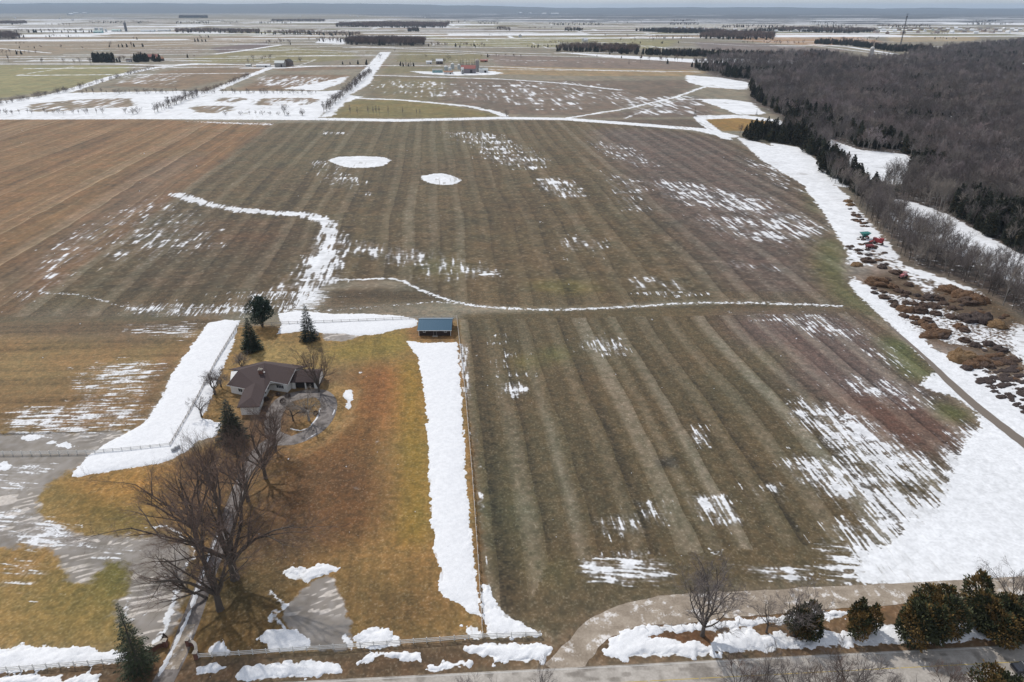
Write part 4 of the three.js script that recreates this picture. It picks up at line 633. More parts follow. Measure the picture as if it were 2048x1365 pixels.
// spruce: whorls of drooping boughs carrying flat sprays
function spruce(seed, H, Rr, o = {}) {
  const { tiers = 24, per = 9, spray = 8, droop = 0.35, base = 0.05, leafW = 0.16, jag = 0.25, col = [0.030, 0.046, 0.028], pow = 0.85 } = o, r = rng(seed), w = new Geo(), f = new Geo();
  w.tube(V(0, -0.2, 0), V(0, H * 0.98, 0), H * 0.018, 0.02, 6);
  for (let t = 0; t < tiers; t++) {
    const y = H * (base + (1 - base) * (t + 0.5 * r()) / tiers), q = 1 - (y / H - base) / (1 - base), rad = Rr * q ** pow + 0.12, n = Math.max(4, Math.round(per * (0.45 + 0.55 * q)));
    for (let k = 0; k < n; k++) {
      const a = (k + r() * 0.8) / n * 6.2832 + t, L = rad * (1 - jag * r()), dx = Math.cos(a), dz = Math.sin(a), A = V(0, y, 0), B = V(dx * L, y - droop * L * (0.5 + 0.5 * q) + 0.15 * L, dz * L), s = V(-dz, 0, dx);
      w.sliver(A, B, 0.03, s);
      const m = Math.max(3, Math.round(spray * (0.35 + 0.65 * q))), v = 0.7 + 0.6 * r(), cc = col.map((c) => c * v);
      for (let e = 0; e < m; e++) { const g = 0.22 + 0.78 * (e + r()) / m, p = A.clone().lerp(B, g), sd = e % 2 ? 1 : -1, l = (0.16 + 0.2 * (1.1 - g)) * L + 0.14; const tip = p.clone().add(V(dx * l * 0.55 + s.x * sd * l * 0.8, -0.12 * l - 0.18 * l * r(), dz * l * 0.55 + s.z * sd * l * 0.8)); f.leaf(p, tip, leafW * (0.6 + 0.4 * q) * (0.9 + 0.7 * r()), V(dx * 0.5, 0.6 * (r() - 0.3), dz * 0.5), cc.map((c) => c * (0.85 + 0.3 * r()))); }
    }
  }
  return [w.done(), f.done()];
}
// dense evergreen: sprays standing out of one or several uneven lobes
function evergreen(seed, lobes, n, o = {}) {
  const { size = 0.5, width = 0.13, col = [0.034, 0.044, 0.026], tip = null, tipShare = 0.3, out = 0.7, trunkH = 1.5, trunkR = 0.12 } = o, r = rng(seed), w = new Geo(), f = new Geo();
  for (const [x, y, z, rx, ry] of lobes) { w.tube(V(x * 0.04, -0.2, z * 0.04), V(x, y, z), trunkR, trunkR * 0.5, 5); }
  const tot = lobes.reduce((s, l) => s + l[3] * l[4], 0);
  for (const [x, y, z, rx, ry, cone = 0.5] of lobes) for (let k = 0; k < n * rx * ry / tot; k++) {
    const d = rdir(r), q = 0.62 + 0.4 * Math.sqrt(r()), wob = 0.8 + 0.45 * vn(d.x * 2.3 + seed, d.y * 2.3 + d.z * 3.1), hgt = d.y > 0 ? 1 : 0.75, taper = 1 - cone * Math.max(0, d.y) * 0.7;
    const p = V(x + d.x * rx * q * wob * taper, y + d.y * ry * q * wob * hgt, z + d.z * rx * q * wob * taper); if (p.y < 0.05) p.y = 0.05 + 0.4 * r();
    const dir = d.clone().multiplyScalar(out).add(V(0, 0.5, 0)).add(rdir(r).multiplyScalar(0.55)).normalize(), l = size * (0.6 + 0.8 * r()), patch = vn(p.x * 0.8 + seed * 3, p.y * 0.8 + p.z * 0.9), br = tip && patch + 0.3 * (r() - 0.5) > 1 - tipShare, v = 0.65 + 0.7 * r(), c = (br ? tip : col).map((e) => e * v);
    const sx = dir.clone().cross(rdir(r)).normalize(); f.leaf(p, p.clone().addScaledVector(dir, l), width * (0.7 + 0.6 * r()), sx, c);
  }
  return [w.done(), f.done()];
}
const bark = mat(0.092, 0.076, 0.064, 0.95), barkGrey = mat(0.26, 0.24, 0.22, 0.95), twigMat = mat(0.15, 0.102, 0.082, 0.95), twigGrey = mat(0.185, 0.158, 0.148, 0.95), twigPale = mat(0.29, 0.25, 0.215, 0.95);
const needle = new THREE.MeshStandardMaterial({ vertexColors: true, roughness: 0.85 });
function treeOf(name, [a, b], m1, m2, label, x, z, turn, group) { const t = thing(name, label, 'tree', x, z, turn, group); part(t, 'trunk', a, m1); part(t, 'crown', b, m2); return t; }
const many = (list, proto, H0, label, seed = 3) => { const r = rng(seed); list.forEach(([x, z, h, w]) => { const c = copyOf(proto, x, z, r() * 6.28, label, h / H0); c.scale.x *= w || 0.9 + 0.25 * r(); c.scale.z = c.scale.x; }); };
const drop = (o) => { scene.remove(o); };

// --- the drive: tall leafless trees
const vase = [1, 2, 3, 4].map((k) => bareTree(40 + k, 18, { limbs: 8, kids: [5, 6, 6], open: 0.50, up: 0.26, bole: 0.13 + 0.02 * k, twig: 0.0105, rad: 0.020 }));
{
  const L = ['tall leafless tree with a clump of upright limbs beside the driveway snow ridge', 'leafless tree leaning over the icy paddock corner', 'leafless tree with slender upright limbs on the lawn side of the driveway', 'leafless tree whose trunk stands close to the dark evergreen', 'leafless tree at the mouth of the turning loop', 'broad leafless tree with the thickest trunk beside the driveway', 'leafless tree with low pale dead twigs beside the driveway'];
  [[-70.09,-128.9,19.7],[-68.37,-114.13,25.0],[-62.55,-128.72,19.9],[-61.2,-137.32,19.2],[-62.43,-149.25,15.9],[-56.72,-104.28,30.2],[-56.71,-96.27,25.7]].forEach(([x, z, h], k) => { const t = treeOf('leafless_tree', vase[k % 4], bark, twigMat, L[k], x, z, k * 1.7, 'leafless trees along the driveway'); t.scale.setScalar(h / 18); t.scale.x = t.scale.z = h / 18 * [1.15, 1.2, 1.05, 1.1, 1.1, 1.35, 1.25][k]; });
  const g = bareTree(61, 12, { limbs: 5, kids: [5, 5, 6], open: 0.5, up: 0.12, bole: 0.16, lean: [-0.95, 0.1], twig: 0.016, rad: 0.024 });
  treeOf('leafless_tree', g, bark, twigMat, 'low leafless tree with limbs reaching sideways over the ice', -60.53, -99.01, 0, 'leafless trees along the driveway');
}
// --- round the house
const apple = [bareTree(71, 7, { limbs: 6, kids: [5, 5, 5], open: 0.85, up: 0.05, bole: 0.22, rad: 0.026, twig: 0.014, bend: 0.4 }), bareTree(72, 7, { limbs: 5, kids: [5, 5, 5], open: 0.8, up: 0.1, bole: 0.25, rad: 0.026, twig: 0.014, bend: 0.4 })];
const fan = bareTree(75, 12, { limbs: 9, kids: [4, 5, 5], open: 0.5, up: 0.25, bole: 0.12, rad: 0.02, twig: 0.016 });
{
  const A = [['gnarled leafless tree between the bungalow and the diagonal fence', apple[0], [[-89.8,-178.3,10.9]][0]], ['gnarled leafless tree at the upper end of the diagonal fence', apple[1], [[-89.8,-183.1,8.0]][0]], ['gnarled leafless tree at the lower end of the diagonal fence', apple[1], [[-88.8,-165.9,8.6]][0]], ['reddish leafless tree behind the back corner of the bungalow', apple[0], [[-87,-193.5,8.5]][0]], ['leafless tree with pale spreading boughs on the turning-loop island', apple[1], [[-57.5,-163.8,12.7]][0]], ['small leafless tree at the house side of the turning-loop island', apple[0], [[-62,-163.8,8.2]][0]]];
  A.forEach(([l, g, [x, z, h]], k) => { const t = treeOf('leafless_tree', g, k === 4 ? barkGrey : bark, k === 4 ? twigPale : twigGrey, l, x, z, k * 2.1); t.scale.setScalar(h / 7); });
  const [x, z, h] = [[-58.8,-180.1,16.0]][0]; const t = treeOf('leafless_tree', fan, bark, twigMat, 'fan-shaped leafless tree behind the end of the garage', x, z, 1); t.scale.setScalar(h / 12);
}
{
  const [px, pz, ph] = [[-91.4,-226.9,12.6]][0], r = rng(8), lobes = []; for (let k = 0; k < 12; k++) { const y = ph * (0.26 + 0.62 * k / 12), q = Math.sin((0.25 + 0.75 * k / 12) * 2.9) * ph * 0.2 + 0.5; lobes.push([(r() - 0.5) * q * 1.5, y, (r() - 0.5) * q * 1.5, q, q * 0.9, 0.2]); }
  treeOf('pine_tree', evergreen(81, lobes, 6500, { size: 0.65, width: 0.12, col: [0.030, 0.052, 0.036], trunkR: 0.13 }), bark, needle, 'rounded dark green pine behind the bungalow at the back fence', px, pz, 0);
  const [sx, sz, sh] = [[-71.5,-216.4,13.9]][0]; treeOf('spruce_tree', spruce(82, sh, sh * 0.3, { tiers: 24, per: 13, spray: 14, leafW: 0.24, droop: 0.5, jag: 0.35, col: [0.026, 0.038, 0.030] }), bark, needle, 'pointed dark spruce beside the old ball court', sx, sz, 0);
  const [ux, uz, uh] = [[-88.9,-208.5,12.3]][0]; treeOf('spruce_tree', spruce(83, uh, uh * 0.36, { tiers: 24, per: 15, spray: 16, droop: 0.3, jag: 0.45, leafW: 0.3, col: [0.030, 0.044, 0.024] }), bark, needle, 'broad ragged spruce between the pine and the bungalow roof', ux, uz, 0);
  const [gx, gz, gh] = [[-65.36,-82.39,16.7]][0]; treeOf('spruce_tree', spruce(84, gh, gh * 0.24, { tiers: 26, per: 12, spray: 14, droop: 0.35, jag: 0.6, leafW: 0.2, col: [0.042, 0.052, 0.024] }), bark, needle, 'ragged olive green spruce beside the brick driveway entrance', gx, gz, 0);
  const [dx, dz, dh] = [[-75.5,-154.4,12.9]][0]; treeOf('spruce_tree', spruce(85, dh, dh * 0.4, { tiers: 24, per: 15, spray: 16, droop: 0.25, jag: 0.5, leafW: 0.3, col: [0.040, 0.044, 0.026] }), bark, needle, 'dark evergreen beside the low wing of the bungalow', dx, dz, 0);
}
// --- along the road
const elm = [bareTree(91, 11, { limbs: 8, kids: [5, 6, 6], open: 0.6, up: 0.3, bole: 0.16, rad: 0.02, twig: 0.013 }), bareTree(92, 8, { limbs: 5, kids: [5, 5, 5], open: 0.65, up: 0.2, bole: 0.22, rad: 0.02, twig: 0.012 })];
[['fan-crowned leafless tree on the verge beside the muddy lane', elm[0], 11, [[35.46,-90.16,18.4]][0]], ['small leafless tree next to the dark cedar on the verge', elm[1], 8, [[47.6,-90.84,9.4]][0]], ['leafless tree growing out of the dark cedar on the verge', elm[1], 8, [[52.5,-90.16,13.0]][0]], ['leafless tree rising behind the big bronze cedar', elm[1], 8, [[94.99,-94.81,13.2]][0]]].forEach(([l, g, H0, [x, z, h]], k) => { const t = treeOf('leafless_tree', g, bark, twigGrey, l, x, z, k * 1.3); t.scale.setScalar(h / H0); });
{
  const r = rng(12), sh = (n, l) => Array.from({ length: n }, (_, k) => { const a = k / n * 6.28 + r(), q = k ? 0.5 + 0.5 * r() : 0; return [Math.cos(a) * q * l * 0.5, l * (0.34 + 0.08 * r()), Math.sin(a) * q * l * 0.35, l * (0.22 + 0.1 * r()), l * (0.36 + 0.14 * r()), 0.8]; });
  const bronze = { size: 0.6, width: 0.15, col: [0.050, 0.056, 0.020], tip: [0.17, 0.105, 0.028], tipShare: 0.42 };
  const C1 = [['big bronze-tipped cedar bush on the snowy verge beside the road', 13, [[78.63,-91.29,10.4]][0], 8, 1.2], ['bronze-tipped cedar bush beside the big one on the verge', 14, [[90.6,-91.98,9.7]][0], 7, 1.15], ['cedar bush at the end of the roadside row', 15, [[98.62,-91.98,9.2]][0], 6, 1.1], ['small bronze cedar standing alone on the verge', 16, [[64.72,-90.84,8.2]][0], 4, 0.9], ['dark cedar at the foot of two leafless verge trees', 17, [[54.17,-90.16,7.4]][0], 4, 1.0], ['bronze shrub on the camera side of the road', 18, [[80.24,-75.61,9.7]][0], 4, 1.0]];
  for (const [l, s, [x, z, h], n, wd] of C1) { const t = treeOf('cedar_bush', evergreen(s, sh(n, h), s < 16 ? 13000 : 4000, { ...bronze, ...(s === 17 ? { tipShare: 0.2 } : {}) }), bark, needle, l, x, z, s, 'cedars along the road'); t.scale.x = wd; t.scale.z = wd * 0.9; }
}
{
  const protos = [bareTree(101, 7, { limbs: 5, kids: [5, 5, 5], open: 0.6, up: 0.2, bole: 0.3, rad: 0.016, twig: 0.011 }), bareTree(102, 7, { limbs: 4, kids: [5, 6, 5], open: 0.5, up: 0.3, bole: 0.25, rad: 0.016, twig: 0.011 })];
  [[36.94,-73.47,13.5],[40.57,-73.03,13.6],[46.46,-73.47,14.0],[50.36,-72.95,13.7],[55,-73.47,15.1],[58.69,-73.29,13.3],[70.77,-74.35,11.5],[5.01,-73.47,10.6],[-6.03,-72.6,11.5]].forEach(([x, z, h], k) => { const t = treeOf('roadside_sapling', protos[k % 2], bark, k % 3 ? twigGrey : twigMat, 'leafless sapling on the grass strip across the road from the lane', x, z, k * 1.1, 'saplings across the road'); t.scale.setScalar(h / 7); });
}

// ---------------------------------------------------------------- buildings round the lawn
const box = (w, h, d, x = 0, y = 0, z = 0, ry = 0) => { const g = new THREE.BoxGeometry(w, h, d); if (ry) g.rotateY(ry); g.translate(x, y, z); return g; };
function faces(list) {                                            // flat polygons -> geometry with uv in metres
  const pos = [], uv = []; const q = V(0, 0, 0);
  for (const f of list) { const P0 = f.map((p) => V(...p)), n = P0[1].clone().sub(P0[0]).cross(P0[2].clone().sub(P0[0])).normalize(), u = Math.abs(n.y) > 0.98 ? V(1, 0, 0) : V(0, 1, 0).cross(n).normalize(), v = n.clone().cross(u); for (let k = 1; k + 1 < P0.length; k++) for (const p of [P0[0], P0[k], P0[k + 1]]) { pos.push(p.x, p.y, p.z); uv.push(p.dot(u), p.dot(v)); } }
  const g = new THREE.BufferGeometry(); g.setAttribute('position', new THREE.Float32BufferAttribute(pos, 3)); g.setAttribute('uv', new THREE.Float32BufferAttribute(uv, 2)); g.computeVertexNormals(); return g;
}
function slab(list, t) {                                          // roof planes given thickness t downward
  const all = []; for (const f of list) { const dn = f.map(([x, y, z]) => [x, y - t, z]); all.push(f, dn.slice().reverse()); for (let k = 0; k < f.length; k++) { const e = (k + 1) % f.length; all.push([f[k], dn[k], dn[e], f[e]]); } } return faces(all);
}
const shingle = groundTex(256, (u, v) => { const row = (v * 32) % 1, a = vn(u * 128, Math.floor(v * 32) * 3), b = vn(u * 256, v * 256), s = 16 * (a - 0.5) + 12 * (b - 0.5) - (row < 0.14 ? 14 : 0); return [70 + s, 56 + s * 0.9, 55 + s * 0.9]; }); shingle.repeat.set(0.2, 0.2);
const siding = groundTex(128, (u, v) => { const row = (v * 12) % 1, s = (row < 0.12 ? -30 : 0) + 8 * (vn(u * 64, v * 64) - 0.5); return [222 + s, 221 + s, 217 + s]; }); siding.repeat.set(0.5, 0.5);
const M = { roof: new THREE.MeshStandardMaterial({ map: shingle, roughness: 0.9 }), wall: new THREE.MeshStandardMaterial({ map: siding, roughness: 0.7 }), white: mat(0.72, 0.72, 0.71, 0.6), glass: new THREE.MeshStandardMaterial({ color: new THREE.Color().setRGB(0.02, 0.022, 0.026), roughness: 0.12 }), dark: mat(0.028, 0.024, 0.022, 0.8), brick: mat(0.16, 0.075, 0.055, 0.95), stone: mat(0.42, 0.38, 0.33, 0.9), brown: mat(0.034, 0.021, 0.018, 0.85), metal: mat(0.3, 0.3, 0.3, 0.45, { metalness: 0.6 }) };
function plan(pts, y0, y1) { const top = pts.map(([x, z]) => [x, y1, z]), out = [top]; for (let k = 0; k < pts.length; k++) { const [ax, az] = pts[k], [bx, bz] = pts[(k + 1) % pts.length]; out.push([[ax, y0, az], [bx, y0, bz], [bx, y1, bz], [ax, y1, az]]); } return faces(out); }
// a window set on a wall from a to b (x, z), at share f along it
function windowOn(parent, a, b, f, y, w, h, panes = 2) {
  const dx = b[0] - a[0], dz = b[1] - a[1], L = Math.hypot(dx, dz), ry = -Math.atan2(dz, dx), nx = -dz / L, nz = dx / L, x = a[0] + dx * f, z = a[1] + dz * f;
  const fr = part(parent, 'window', mergeGeometries([box(w + 0.2, 0.1, 0.1, 0, h / 2 + 0.05), box(w + 0.2, 0.12, 0.14, 0, -h / 2 - 0.06), box(0.1, h, 0.1, -w / 2 - 0.05), box(0.1, h, 0.1, w / 2 + 0.05), ...Array.from({ length: panes - 1 }, (_, k) => box(0.07, h, 0.08, -w / 2 + w * (k + 1) / panes))]), M.white);
  fr.position.set(x + nx * 0.06, y, z + nz * 0.06); fr.rotation.y = ry;
  for (let k = 0; k < panes; k++) part(fr, 'pane', box(w / panes - 0.07, h, 0.03, -w / 2 + w * (k + 0.5) / panes, 0, -0.005), M.glass);
  return fr;
}
{
  const hx = -75, hz = -178, t = thing('bungalow', 'white bungalow with brown shingle roof, low wing and two-bay garage', 'house', hx, hz), rel = (p) => [p[0] - hx, p[1], p[2] - hz], r2 = (p) => [p[0] - hx, p[1] - hz];
  const A = [-77.4, 5.5, -188.4], B = [-83.9, 5.3, -184.2], Cc = [-66.6, 5.3, -185], D = [-86, 2.95, -179], E = [-73.2, 2.95, -174.6], Fp = [-73.4, 3.15, -181.0], Gp = [-67.6, 3.0, -179.2], Bb = [-89, 3, -189], Ab = [-79.5, 3, -194.5], Cb = [-64.8, 3, -191];
  part(t, 'roof', slab([[D, E, B], [E, A, B], [E, Fp, A], [Fp, Gp, Cc], [Fp, Cc, A], [B, A, Ab, Bb], [A, Cc, Cb, Ab]].map((f) => f.map(rel)), 0.22), M.roof);
  const wp = [[-85.2, -179.4], [-73.9, -175.3], [-74.1, -181.2], [-68.2, -179.6], [-66.2, -190.4], [-79.6, -193.6], [-87.6, -188.6]].map(r2);
  part(t, 'wall', plan(wp, -0.1, 2.78), M.wall); for (const f of [[[-85.4, 2.7, -179.6], [-83.8, 5.05, -184.2], [-88.2, 2.7, -188.4]], [[-67.9, 2.7, -179.8], [-66.9, 5.0, -185], [-65.8, 2.7, -190.4]]]) part(t, 'gable', faces([f.map(rel)]), M.white);
  windowOn(t, wp[2], wp[3], 0.62, 1.75, 2.5, 1.1, 4); windowOn(t, wp[1], wp[2], 0.3, 1.7, 1.0, 1.2, 1); windowOn(t, wp[1], wp[2], 0.75, 1.7, 0.9, 1.1, 1); windowOn(t, wp[0], wp[1], 0.3, 1.7, 1.4, 1.1, 2);
  part(t, 'fascia', mergeGeometries([[D, B], [Gp, Cc], [Fp, E], [Fp, Gp], [D, E]].map(([p, q]) => { const a = V(...rel(p)), b = V(...rel(q)), g = new THREE.BoxGeometry(0.08, 0.24, a.distanceTo(b)); g.lookAt(b.clone().sub(a)); const c = a.add(b).multiplyScalar(0.5); return g.translate(c.x, c.y - 0.14, c.z); })), M.white);
  // low wing towards the drive
  const lw = [[-79.2, -176], [-73.9, -175.35], [-72.7, -167.1], [-77.7, -166.8]].map(r2), e = [[-79.9, 3.0, -176.5], [-73.2, 3.0, -175.2], [-72.0, 3.0, -166.5], [-78.3, 3.0, -166.2]], R1 = [-76.9, 4.35, -178.2], R2 = [-75.3, 4.25, -169.6];
  part(t, 'wing_roof', slab([[e[1], R1, R2, e[2]].reverse(), [e[2], R2, e[3]].reverse(), [e[3], R2, R1, e[0]].reverse()].map((f) => f.map(rel)), 0.2), M.roof); part(t, 'wing_wall', plan(lw, -0.1, 2.95), M.wall);
  windowOn(t, lw[1], lw[2], 0.25, 1.7, 0.8, 1.2, 1); windowOn(t, lw[1], lw[2], 0.62, 1.6, 0.9, 1.3, 1); windowOn(t, lw[2], lw[3], 0.7, 1.6, 0.9, 1.1, 1);
  // garage
  const gr = part(t, 'garage_roof', slab([[[-70.2, 4.55, -184.8], [-68.2, 2.72, -181.2], [-58.9, 2.72, -181.2], [-58.9, 4.55, -185.3]], [[-70.2, 4.55, -184.8], [-58.9, 4.55, -185.3], [-58.9, 2.8, -189.4], [-69.5, 2.8, -189.4]]].map((f) => f.map(rel)), 0.2), M.roof);
  part(t, 'garage_wall', mergeGeometries([box(0.2, 2.7, 7, -59.6 - hx, 1.3, -185.4 - hz), box(8, 2.7, 0.2, -63.5 - hx, 1.3, -188.9 - hz), box(0.2, 2.7, 6.6, -67.4 - hx, 1.3, -185.3 - hz), box(8, 0.45, 0.25, -63.5 - hx, 2.45, -182 - hz), box(1.0, 2.3, 0.25, -66.9 - hx, 1.1, -182 - hz), box(0.4, 2.3, 0.25, -63.3 - hx, 1.1, -182 - hz), box(1.1, 2.3, 0.25, -60.1 - hx, 1.1, -182 - hz)]), M.wall);
  part(t, 'garage_gable', faces([[[-59.45, 2.6, -181.9], [-59.45, 2.6, -188.9], [-59.45, 4.38, -185.3]].map(rel)]), M.white);
  for (const x of [-64.95, -61.85]) part(t, 'garage_door', box(2.85, 2.2, 0.1, x - hx, 1.1, -182.5 - hz), M.dark);
  const ch = part(t, 'chimney', box(1.1, 1.6, 0.8, -76.8 - hx, 5.2, -183.2 - hz), M.brick); part(ch, 'cap', mergeGeometries([box(1.3, 0.14, 1.0, -76.8 - hx, 6.06, -183.2 - hz), box(0.35, 0.4, 0.35, -77.1 - hx, 6.33, -183.2 - hz), box(0.35, 0.3, 0.35, -76.5 - hx, 6.28, -183.2 - hz)]), M.stone);
  for (const [x, y, z] of [[-78.4, 5.15, -187], [-74, 4.9, -186.6], [-76, 4.7, -183.8], [-79, 4.3, -182.3], [-80.2, 3.95, -180.6]]) part(t, 'roof_vent', box(0.4, 0.3, 0.4, x - hx, y, z - hz), M.white);
}
{
  const cx = -27.5, t = thing('barn', 'low brown barn with blue metal roof at the corner of the lawn', 'barn', cx, -224.3);
  part(t, 'wall', plan([[-5.6, 4.7], [5.6, 4.7], [5.6, -4.9], [-5.6, -4.9]], -0.1, 2.5), M.brown);
  for (const s of [-5.58, 5.58]) part(t, 'gable', faces([[[s, 2.5, 4.7], [s, 4.3, -0.2], [s, 2.5, -4.9]]]), M.brown);
  const blue = new THREE.MeshStandardMaterial({ color: new THREE.Color().setRGB(0.016, 0.075, 0.135), roughness: 0.42, metalness: 0.25 }), n = 12, w = 12.2 / n;
  for (let k = 0; k < n; k++) { const x0 = -6.1 + k * w, x1 = x0 + w - 0.05; part(t, 'roof_panel', slab([[[x0, 2.42, 5.35], [x1, 2.42, 5.35], [x1, 4.5, -0.2], [x0, 4.5, -0.2]]], 0.06), blue); part(t, 'roof_panel', slab([[[x0, 4.5, -0.2], [x1, 4.5, -0.2], [x1, 2.55, -5.5], [x0, 2.55, -5.5]]], 0.06), blue); }
  part(t, 'roof_deck', slab([[[-6.06, 2.34, 5.3], [6.06, 2.34, 5.3], [6.06, 4.42, -0.2], [-6.06, 4.42, -0.2]], [[-6.06, 4.42, -0.2], [6.06, 4.42, -0.2], [6.06, 2.47, -5.4], [-6.06, 2.47, -5.4]]], 0.08), blue);
  part(t, 'ridge_cap', box(12.3, 0.06, 0.35, 0, 4.53, -0.2), mat(0.35, 0.42, 0.48, 0.4)); part(t, 'fascia', box(12.3, 0.16, 0.06, 0, 2.34, 5.4), M.white); part(t, 'fascia', box(12.3, 0.2, 0.06, 0, 2.46, -5.55), M.white);
  for (const x of [-5.65, 5.65]) part(t, 'corner_board', box(0.16, 2.4, 0.16, x, 1.2, 4.74), M.white);
  windowOn(t, [-5.6, 4.72], [5.6, 4.72], 0.17, 1.75, 0.75, 0.45, 1); windowOn(t, [-5.6, 4.72], [5.6, 4.72], 0.84, 1.75, 0.8, 0.4, 1);
  const d = part(t, 'door', box(0.95, 1.9, 0.06, 0.1, 0.95, 4.74), M.dark); part(d, 'frame', mergeGeometries([box(0.1, 1.95, 0.1, -0.45, 0.97, 4.76), box(0.1, 1.95, 0.1, 0.65, 0.97, 4.76), box(1.2, 0.1, 0.1, 0.1, 1.96, 4.76)]), mat(0.3, 0.27, 0.26)); part(t, 'doorstep', box(1.8, 0.14, 0.8, 0.1, 0.07, 5.2), M.stone);
}
// ---------------------------------------------------------------- fences: every post and board a part
const paint = mat(0.66, 0.65, 0.62, 0.75), weathered = mat(0.40, 0.37, 0.34, 0.9), postG = new THREE.BoxGeometry(0.15, 1.55, 0.15);
function fence(line, label, m, { h = 1.3, rails = [0.4, 0.78, 1.16], step = 2.44, board = 0.15 } = {}) {
  const [ox, oz] = line[0], t = thing('post_and_rail_fence', label, 'fence', ox, oz), r = rng(Math.round(ox * 7 + oz)); let carry = 0;
  for (let k = 0; k + 1 < line.length; k++) {
    const [ax, az] = line[k], [bx, bz] = line[k + 1], L = Math.hypot(bx - ax, bz - az), n = Math.max(1, Math.round(L / step)), ry = -Math.atan2(bz - az, bx - ax), ux = (bx - ax) / L, uz = (bz - az) / L;
    for (let i = k ? 1 : 0; i <= n; i++) { const p = part(t, 'post', postG, m); p.position.set(ax - ox + ux * L * i / n, h / 2 - 0.1, az - oz + uz * L * i / n); p.rotation.set(0.05 * (r() - 0.5), ry, 0.05 * (r() - 0.5)); p.scale.y = h / 1.3 * (0.97 + 0.06 * r()); }
    for (let i = 0; i < n; i += 2) { const e = Math.min(n, i + 2), bl = L * (e - i) / n, g = new THREE.BoxGeometry(bl - 0.03, board, 0.05); for (const y of rails) { const b = part(t, 'rail', g, m), s = L * (i + e) / 2 / n; b.position.set(ax - ox + ux * s - uz * 0.1, y + 0.03 * (r() - 0.5), az - oz + uz * s + ux * 0.1); b.rotation.set(0, ry, 0.012 * (r() - 0.5)); } }
  }
  return t;
}
fence([[-56.34,-85.26],[-34.94,-86.96],[-13.28,-88.82],[-5.47,-89.6],[5.21,-90.04]], 'white three-rail fence along the road in front of the lawn', paint);
fence([[-91.06,-82.29],[-80.06,-83.3],[-68.05,-84.43]], 'white three-rail fence at the road beside the olive spruce', paint);
fence([[-135.37,-147.23],[-120.87,-147.46],[-109.34,-147.9],[-100.58,-149.25],[-91.1,-151.1]], 'white rail fence across the icy paddock', paint);
fence([[-91.1,-151.1],[-92,-159.7],[-94.1,-176.2],[-97.5,-199],[-100.4,-226]], 'weathered rail fence running diagonally through the snow drift', weathered, { rails: [0.45, 0.85, 1.2] });
fence([[-100.5,-226.4],[-85.6,-229.1],[-60.3,-231.3],[-35.3,-234],[-20.7,-234.9]], 'pale rail fence behind the bungalow and the barn', mat(0.5, 0.48, 0.45, 0.85), { rails: [0.5, 1.1], step: 3 });
fence([[-20.7,-234.5],[-13.7,-175.4],[-9.89,-138.94],[-7.1,-109.64],[-5.39,-89.93]], 'long rail fence between the snow strip and the dark field', mat(0.58, 0.53, 0.48, 0.85), { rails: [0.6, 1.15], step: 3 });
{ // a low wire fence on stakes beside the lane
  const t = thing('stake_fence', 'row of thin stakes in the verge snow beside the muddy lane', 'fence', 25.04, -91.75); const P2 = [[25.04,-91.75],[27.7,-91.87],[29.98,-91.98],[31.99,-92.1],[34.19,-92.21],[37.49,-92.56],[40.36,-92.68],[43.12,-93.03],[45.79,-93.38]];
  for (const [x, z] of P2) { const p = part(t, 'stake', new THREE.CylinderGeometry(0.05, 0.06, 1.3, 6), M.stone); p.position.set(x - P2[0][0], 0.55, z - P2[0][1]); }
}
// ---------------------------------------------------------------- driveway entrance: curved brick walls with stone coping
function entrance(a, b, c, label) {
  const q = new THREE.QuadraticBezierCurve3(V(a[0], 0, a[1]), V(b[0], 0, b[1]), V(c[0], 0, c[1])), t = thing('entrance_wall', label, 'wall', a[0], a[1], 0, 'brick walls at the driveway entrance'), sweep = (w, y0, y1) => { const P0 = q.getPoints(12), f = []; const off = P0.map((p, k) => { const d = q.getTangent(k / 12); return [p.x - a[0] - d.z * w, p.z - a[1] + d.x * w, p.x - a[0] + d.z * w, p.z - a[1] - d.x * w]; }); for (let k = 0; k < 12; k++) { const m = off[k], n = off[k + 1]; f.push([[m[0], y1, m[1]], [n[0], y1, n[1]], [n[2], y1, n[3]], [m[2], y1, m[3]]], [[m[0], y0, m[1]], [n[0], y0, n[1]], [n[0], y1, n[1]], [m[0], y1, m[1]]], [[m[2], y0, m[3]], [m[2], y1, m[3]], [n[2], y1, n[3]], [n[2], y0, n[3]]]); } return faces(f); };
  part(t, 'wall', sweep(0.17, 0, 1.1), M.brick); part(t, 'coping', sweep(0.26, 1.1, 1.24), M.stone);
  for (const [p, h] of [[a, 1.6], [c, 1.6]]) { part(t, 'pillar', box(0.62, h, 0.62, p[0] - a[0], h / 2, p[1] - a[1]), M.brick); part(t, 'pillar_cap', mergeGeometries([box(0.78, 0.12, 0.78, p[0] - a[0], h + 0.06, p[1] - a[1]), new THREE.ConeGeometry(0.4, 0.25, 4).rotateY(0.785).translate(p[0] - a[0], h + 0.24, p[1] - a[1])]), M.stone); }
}
entrance([-59.28, -87.94], [-57.44, -88.16], [-56.66, -85.16], 'curved brick wall joining the white fence at the driveway entrance');
entrance([-63.3, -87.72], [-64.68, -87.94], [-65.59, -86], 'curved brick wall under the olive spruce at the driveway entrance');
treeOf('clipped_shrub', evergreen(33, [[0, 0.9, 0, 0.4, 1.0, 1.2]], 500, { size: 0.25, width: 0.05, col: [0.07, 0.045, 0.035], trunkR: 0.05 }), bark, needle, 'narrow brown conical shrub beside the driveway entrance wall', -63.89, -88.82, 0);
